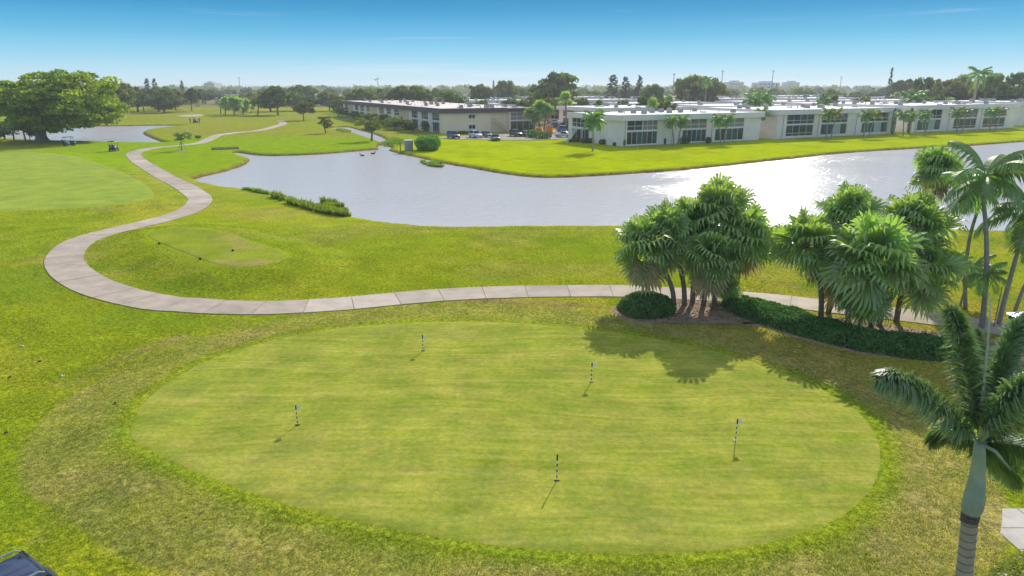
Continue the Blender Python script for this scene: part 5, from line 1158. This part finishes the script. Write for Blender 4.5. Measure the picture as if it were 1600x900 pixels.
# open pavilion at the right edge
ox, oy = XZ(1571,489,29)[0], 24.0; hz = XZ(1571,489,29)[2]
t = thing('pavilion', 'open pavilion with pale ribbed metal roof and teal posts', 'pavilion', (ox,oy,0))
Wp, Dp, rise = 6.0, 5.0, 1.2
rb_ = MB(); rb_.add([(0,0,hz),(Wp,0,hz),(Wp,Dp,hz),(0,Dp,hz),(Wp*.45,Dp*.5,hz+rise),(Wp*.55,Dp*.5,hz+rise)], [(0,1,5,4),(1,2,5),(2,3,4,5),(3,0,4),(0,3,2,1)]); ro = rb_.build('roof', M['roofmetal'], t)
for i in range(12):
    xx = .25+i*.5; u = min(1, min(xx, Wp-xx)/(Wp*.45)); MB().tube([(xx,.01,hz+.02),(xx,Dp*.5*u,hz+rise*u+.02)], .02, 5).build('rib', M['trim'], ro)
for i in range(9):
    yy = .3+i*.55; u = min(1, min(yy, Dp-yy)/(Dp*.5)); MB().tube([(.01,yy,hz+.02),(Wp*.45*u,yy,hz+rise*u+.02)], .02, 5).build('rib', M['trim'], ro)
for (a, b, c_, d_) in ((.1,Wp-.1,.1,.22),(.1,Wp-.1,Dp-.22,Dp-.1),(.1,.22,.23,Dp-.23),(Wp-.22,Wp-.1,.23,Dp-.23)): MB().box(a,b,c_,d_,hz-.22,hz-.01).build('beam', M['teal'], t)
for a in (.3, Wp-.42):
    for b in (.3, Dp-.42): MB().box(a,a+.12,b,b+.12,-.1,hz-.22).build('post', M['teal'], t)
def bird(loc, rz, label, s=1.0, fly=False):
    t = thing('bird', label, 'bird', loc, R(rz)); t.scale = (s,)*3
    if fly:
        MB().tube([(-.35,0,0),(-.1,0,.02),(.2,0,.02),(.36,0,0)], [.03,.1,.09,.02], 8).build('body', M['black'], t, True)
        for k in (-1,1): MB().add([(.15,0,.03),(.1,k*.5,.28),(-.02,k*1.0,.12),(-.2,k*.45,.22),(-.15,0,.03),(.14,0,.05),(-.12,0,.05)], [(0,1,3,4),(1,2,3),(5,6,3,1)]).build('wing', M['black'], t)
    else:
        MB().tube([(-.34,0,.12),(-.2,0,.10),(0,0,.08),(.18,0,.10),(.25,0,.2),(.26,0,.30),(.31,0,.34),(.38,0,.33)], [.015,.1,.14,.1,.05,.045,.06,.015], 8).build('body', M['black'], t, True)
        MB().tube([(.36,0,.33),(.44,0,.32)], [.022,.008], 5).build('bill', M['dirt'], t)
for px, py, rz, lb in ((566,243.5,170,'dark water bird floating farther out near the canal mouth'),(583,240.5,20,'dark water bird floating closest to the canal mouth')): x, y = G0(px, py, WZ); bird((x,y,WZ-.05), rz, lb, 1.4)
bird(XZ(587,125,150), 80, 'dark bird flying beside the utility pole', 1.1, True)
for i, (px, py) in enumerate(((34,541),(98,588),(16,590),(180,631),(62,565),(10,677))):
    x, y, z = G(px, py); dark = i not in (0,1); t = thing('paper_scrap' if not dark else 'turf_divot', ('crumpled pale scrap lying on the rough grass' if not dark else 'small dark turf clod lying on the rough grass'), 'litter' if not dark else 'divot', (x,y,z), i*.9, 'pale scraps on the grass' if not dark else 'turf clods on the grass')
    mb = MB(); V = []; k = 9
    for j in range(k): a = 6.283*j/k; r_ = .07*random.uniform(.6,1.2); V.append((math.cos(a)*r_*1.4, math.sin(a)*r_, .01))
    for j in range(k): V.append((V[j][0]*.6+random.uniform(-.02,.02), V[j][1]*.6, .05+random.uniform(-.02,.03)))
    mb.add(V, [(j,(j+1) % k,k+(j+1) % k,k+j) for j in range(k)]+[tuple(range(k,2*k))]); mb.build('lump', M['litter' if not dark else 'dirt'], t)

# ---- longer grass of the near rough: blades thick enough to read, none on greens, path or bed
def grass(name, label, n, seed, y0, y1, h):
    rnd = np.random.default_rng(seed); y = y0*(y1/y0)**rnd.random(n*2); x = rnd.uniform(-1,1,n*2)*(.80*y+5)
    k = (sdist(GREEN,x,y) > .25) & (ldist(PATH,x,y) > 1.16+.12*fbm(x,y,.7,3,2)) & (sdist(BED,x,y) > .1) & (sdist(TEE,x,y) > .2) & (water_d(x,y) > .5) & (sdist(GREEN2,x,y) > .3)
    k &= ~((x > 13.4) & (y > 14.4) & (y < 17.8))
    dn = fbm(x, y, 1.1, seed, 3)*.6+fbm(x, y, .4, seed+5, 2)*.4; k &= dn > .36
    x, y, dn = x[k][:n], y[k][:n], dn[k][:n]; n = len(x); z = ground_h(x, y)
    a = rnd.uniform(0,6.283,n); hh = h*(.4+1.2*dn)*rnd.uniform(.5,1.2,n)*(y/20)**.35; l = hh*rnd.uniform(.3,1.3,n); w_ = .010*(y/18)**.9*rnd.uniform(.7,1.4,n)
    dx, dy = np.cos(a), np.sin(a); b = np.stack([x,y,z-.005],1); s = np.stack([-dy*w_,dx*w_,0*w_],1); e = b+np.stack([dx*l,dy*l,hh],1); m = b+np.stack([dx*l*.4,dy*l*.4,hh*.7],1)
    o = put(name, quads_mesh(name, np.stack([b-s,b+s,m+s*.7,e],1), M['blade'], np.clip(1.25*fbm(x,y,1.7,seed+9,3)-.15+rnd.normal(0,.16,n),0,1))); tag(o, label, 'grass', kind='stuff')
grass('rough_grass', 'coarse grass of the near rough round the putting green', 330000, 91, 13.0, 60, .045)

# ---- air: thin haze round camera and scene
hz_ = MB().box(-3500,3500,-80,4200,-4,33).build('haze', None); hz_['kind'] = 'stuff'
m, t_, N_, Lk = nodes('haze'); v_ = N_('ShaderNodeVolumePrincipled'); v_.inputs['Color'].default_value = (.86,.92,1,1); v_.inputs['Density'].default_value = .00028; v_.inputs['Anisotropy'].default_value = .2
o_ = N_('ShaderNodeOutputMaterial'); Lk(v_.outputs[0], o_.inputs['Volume']); hz_.data.materials.append(m)
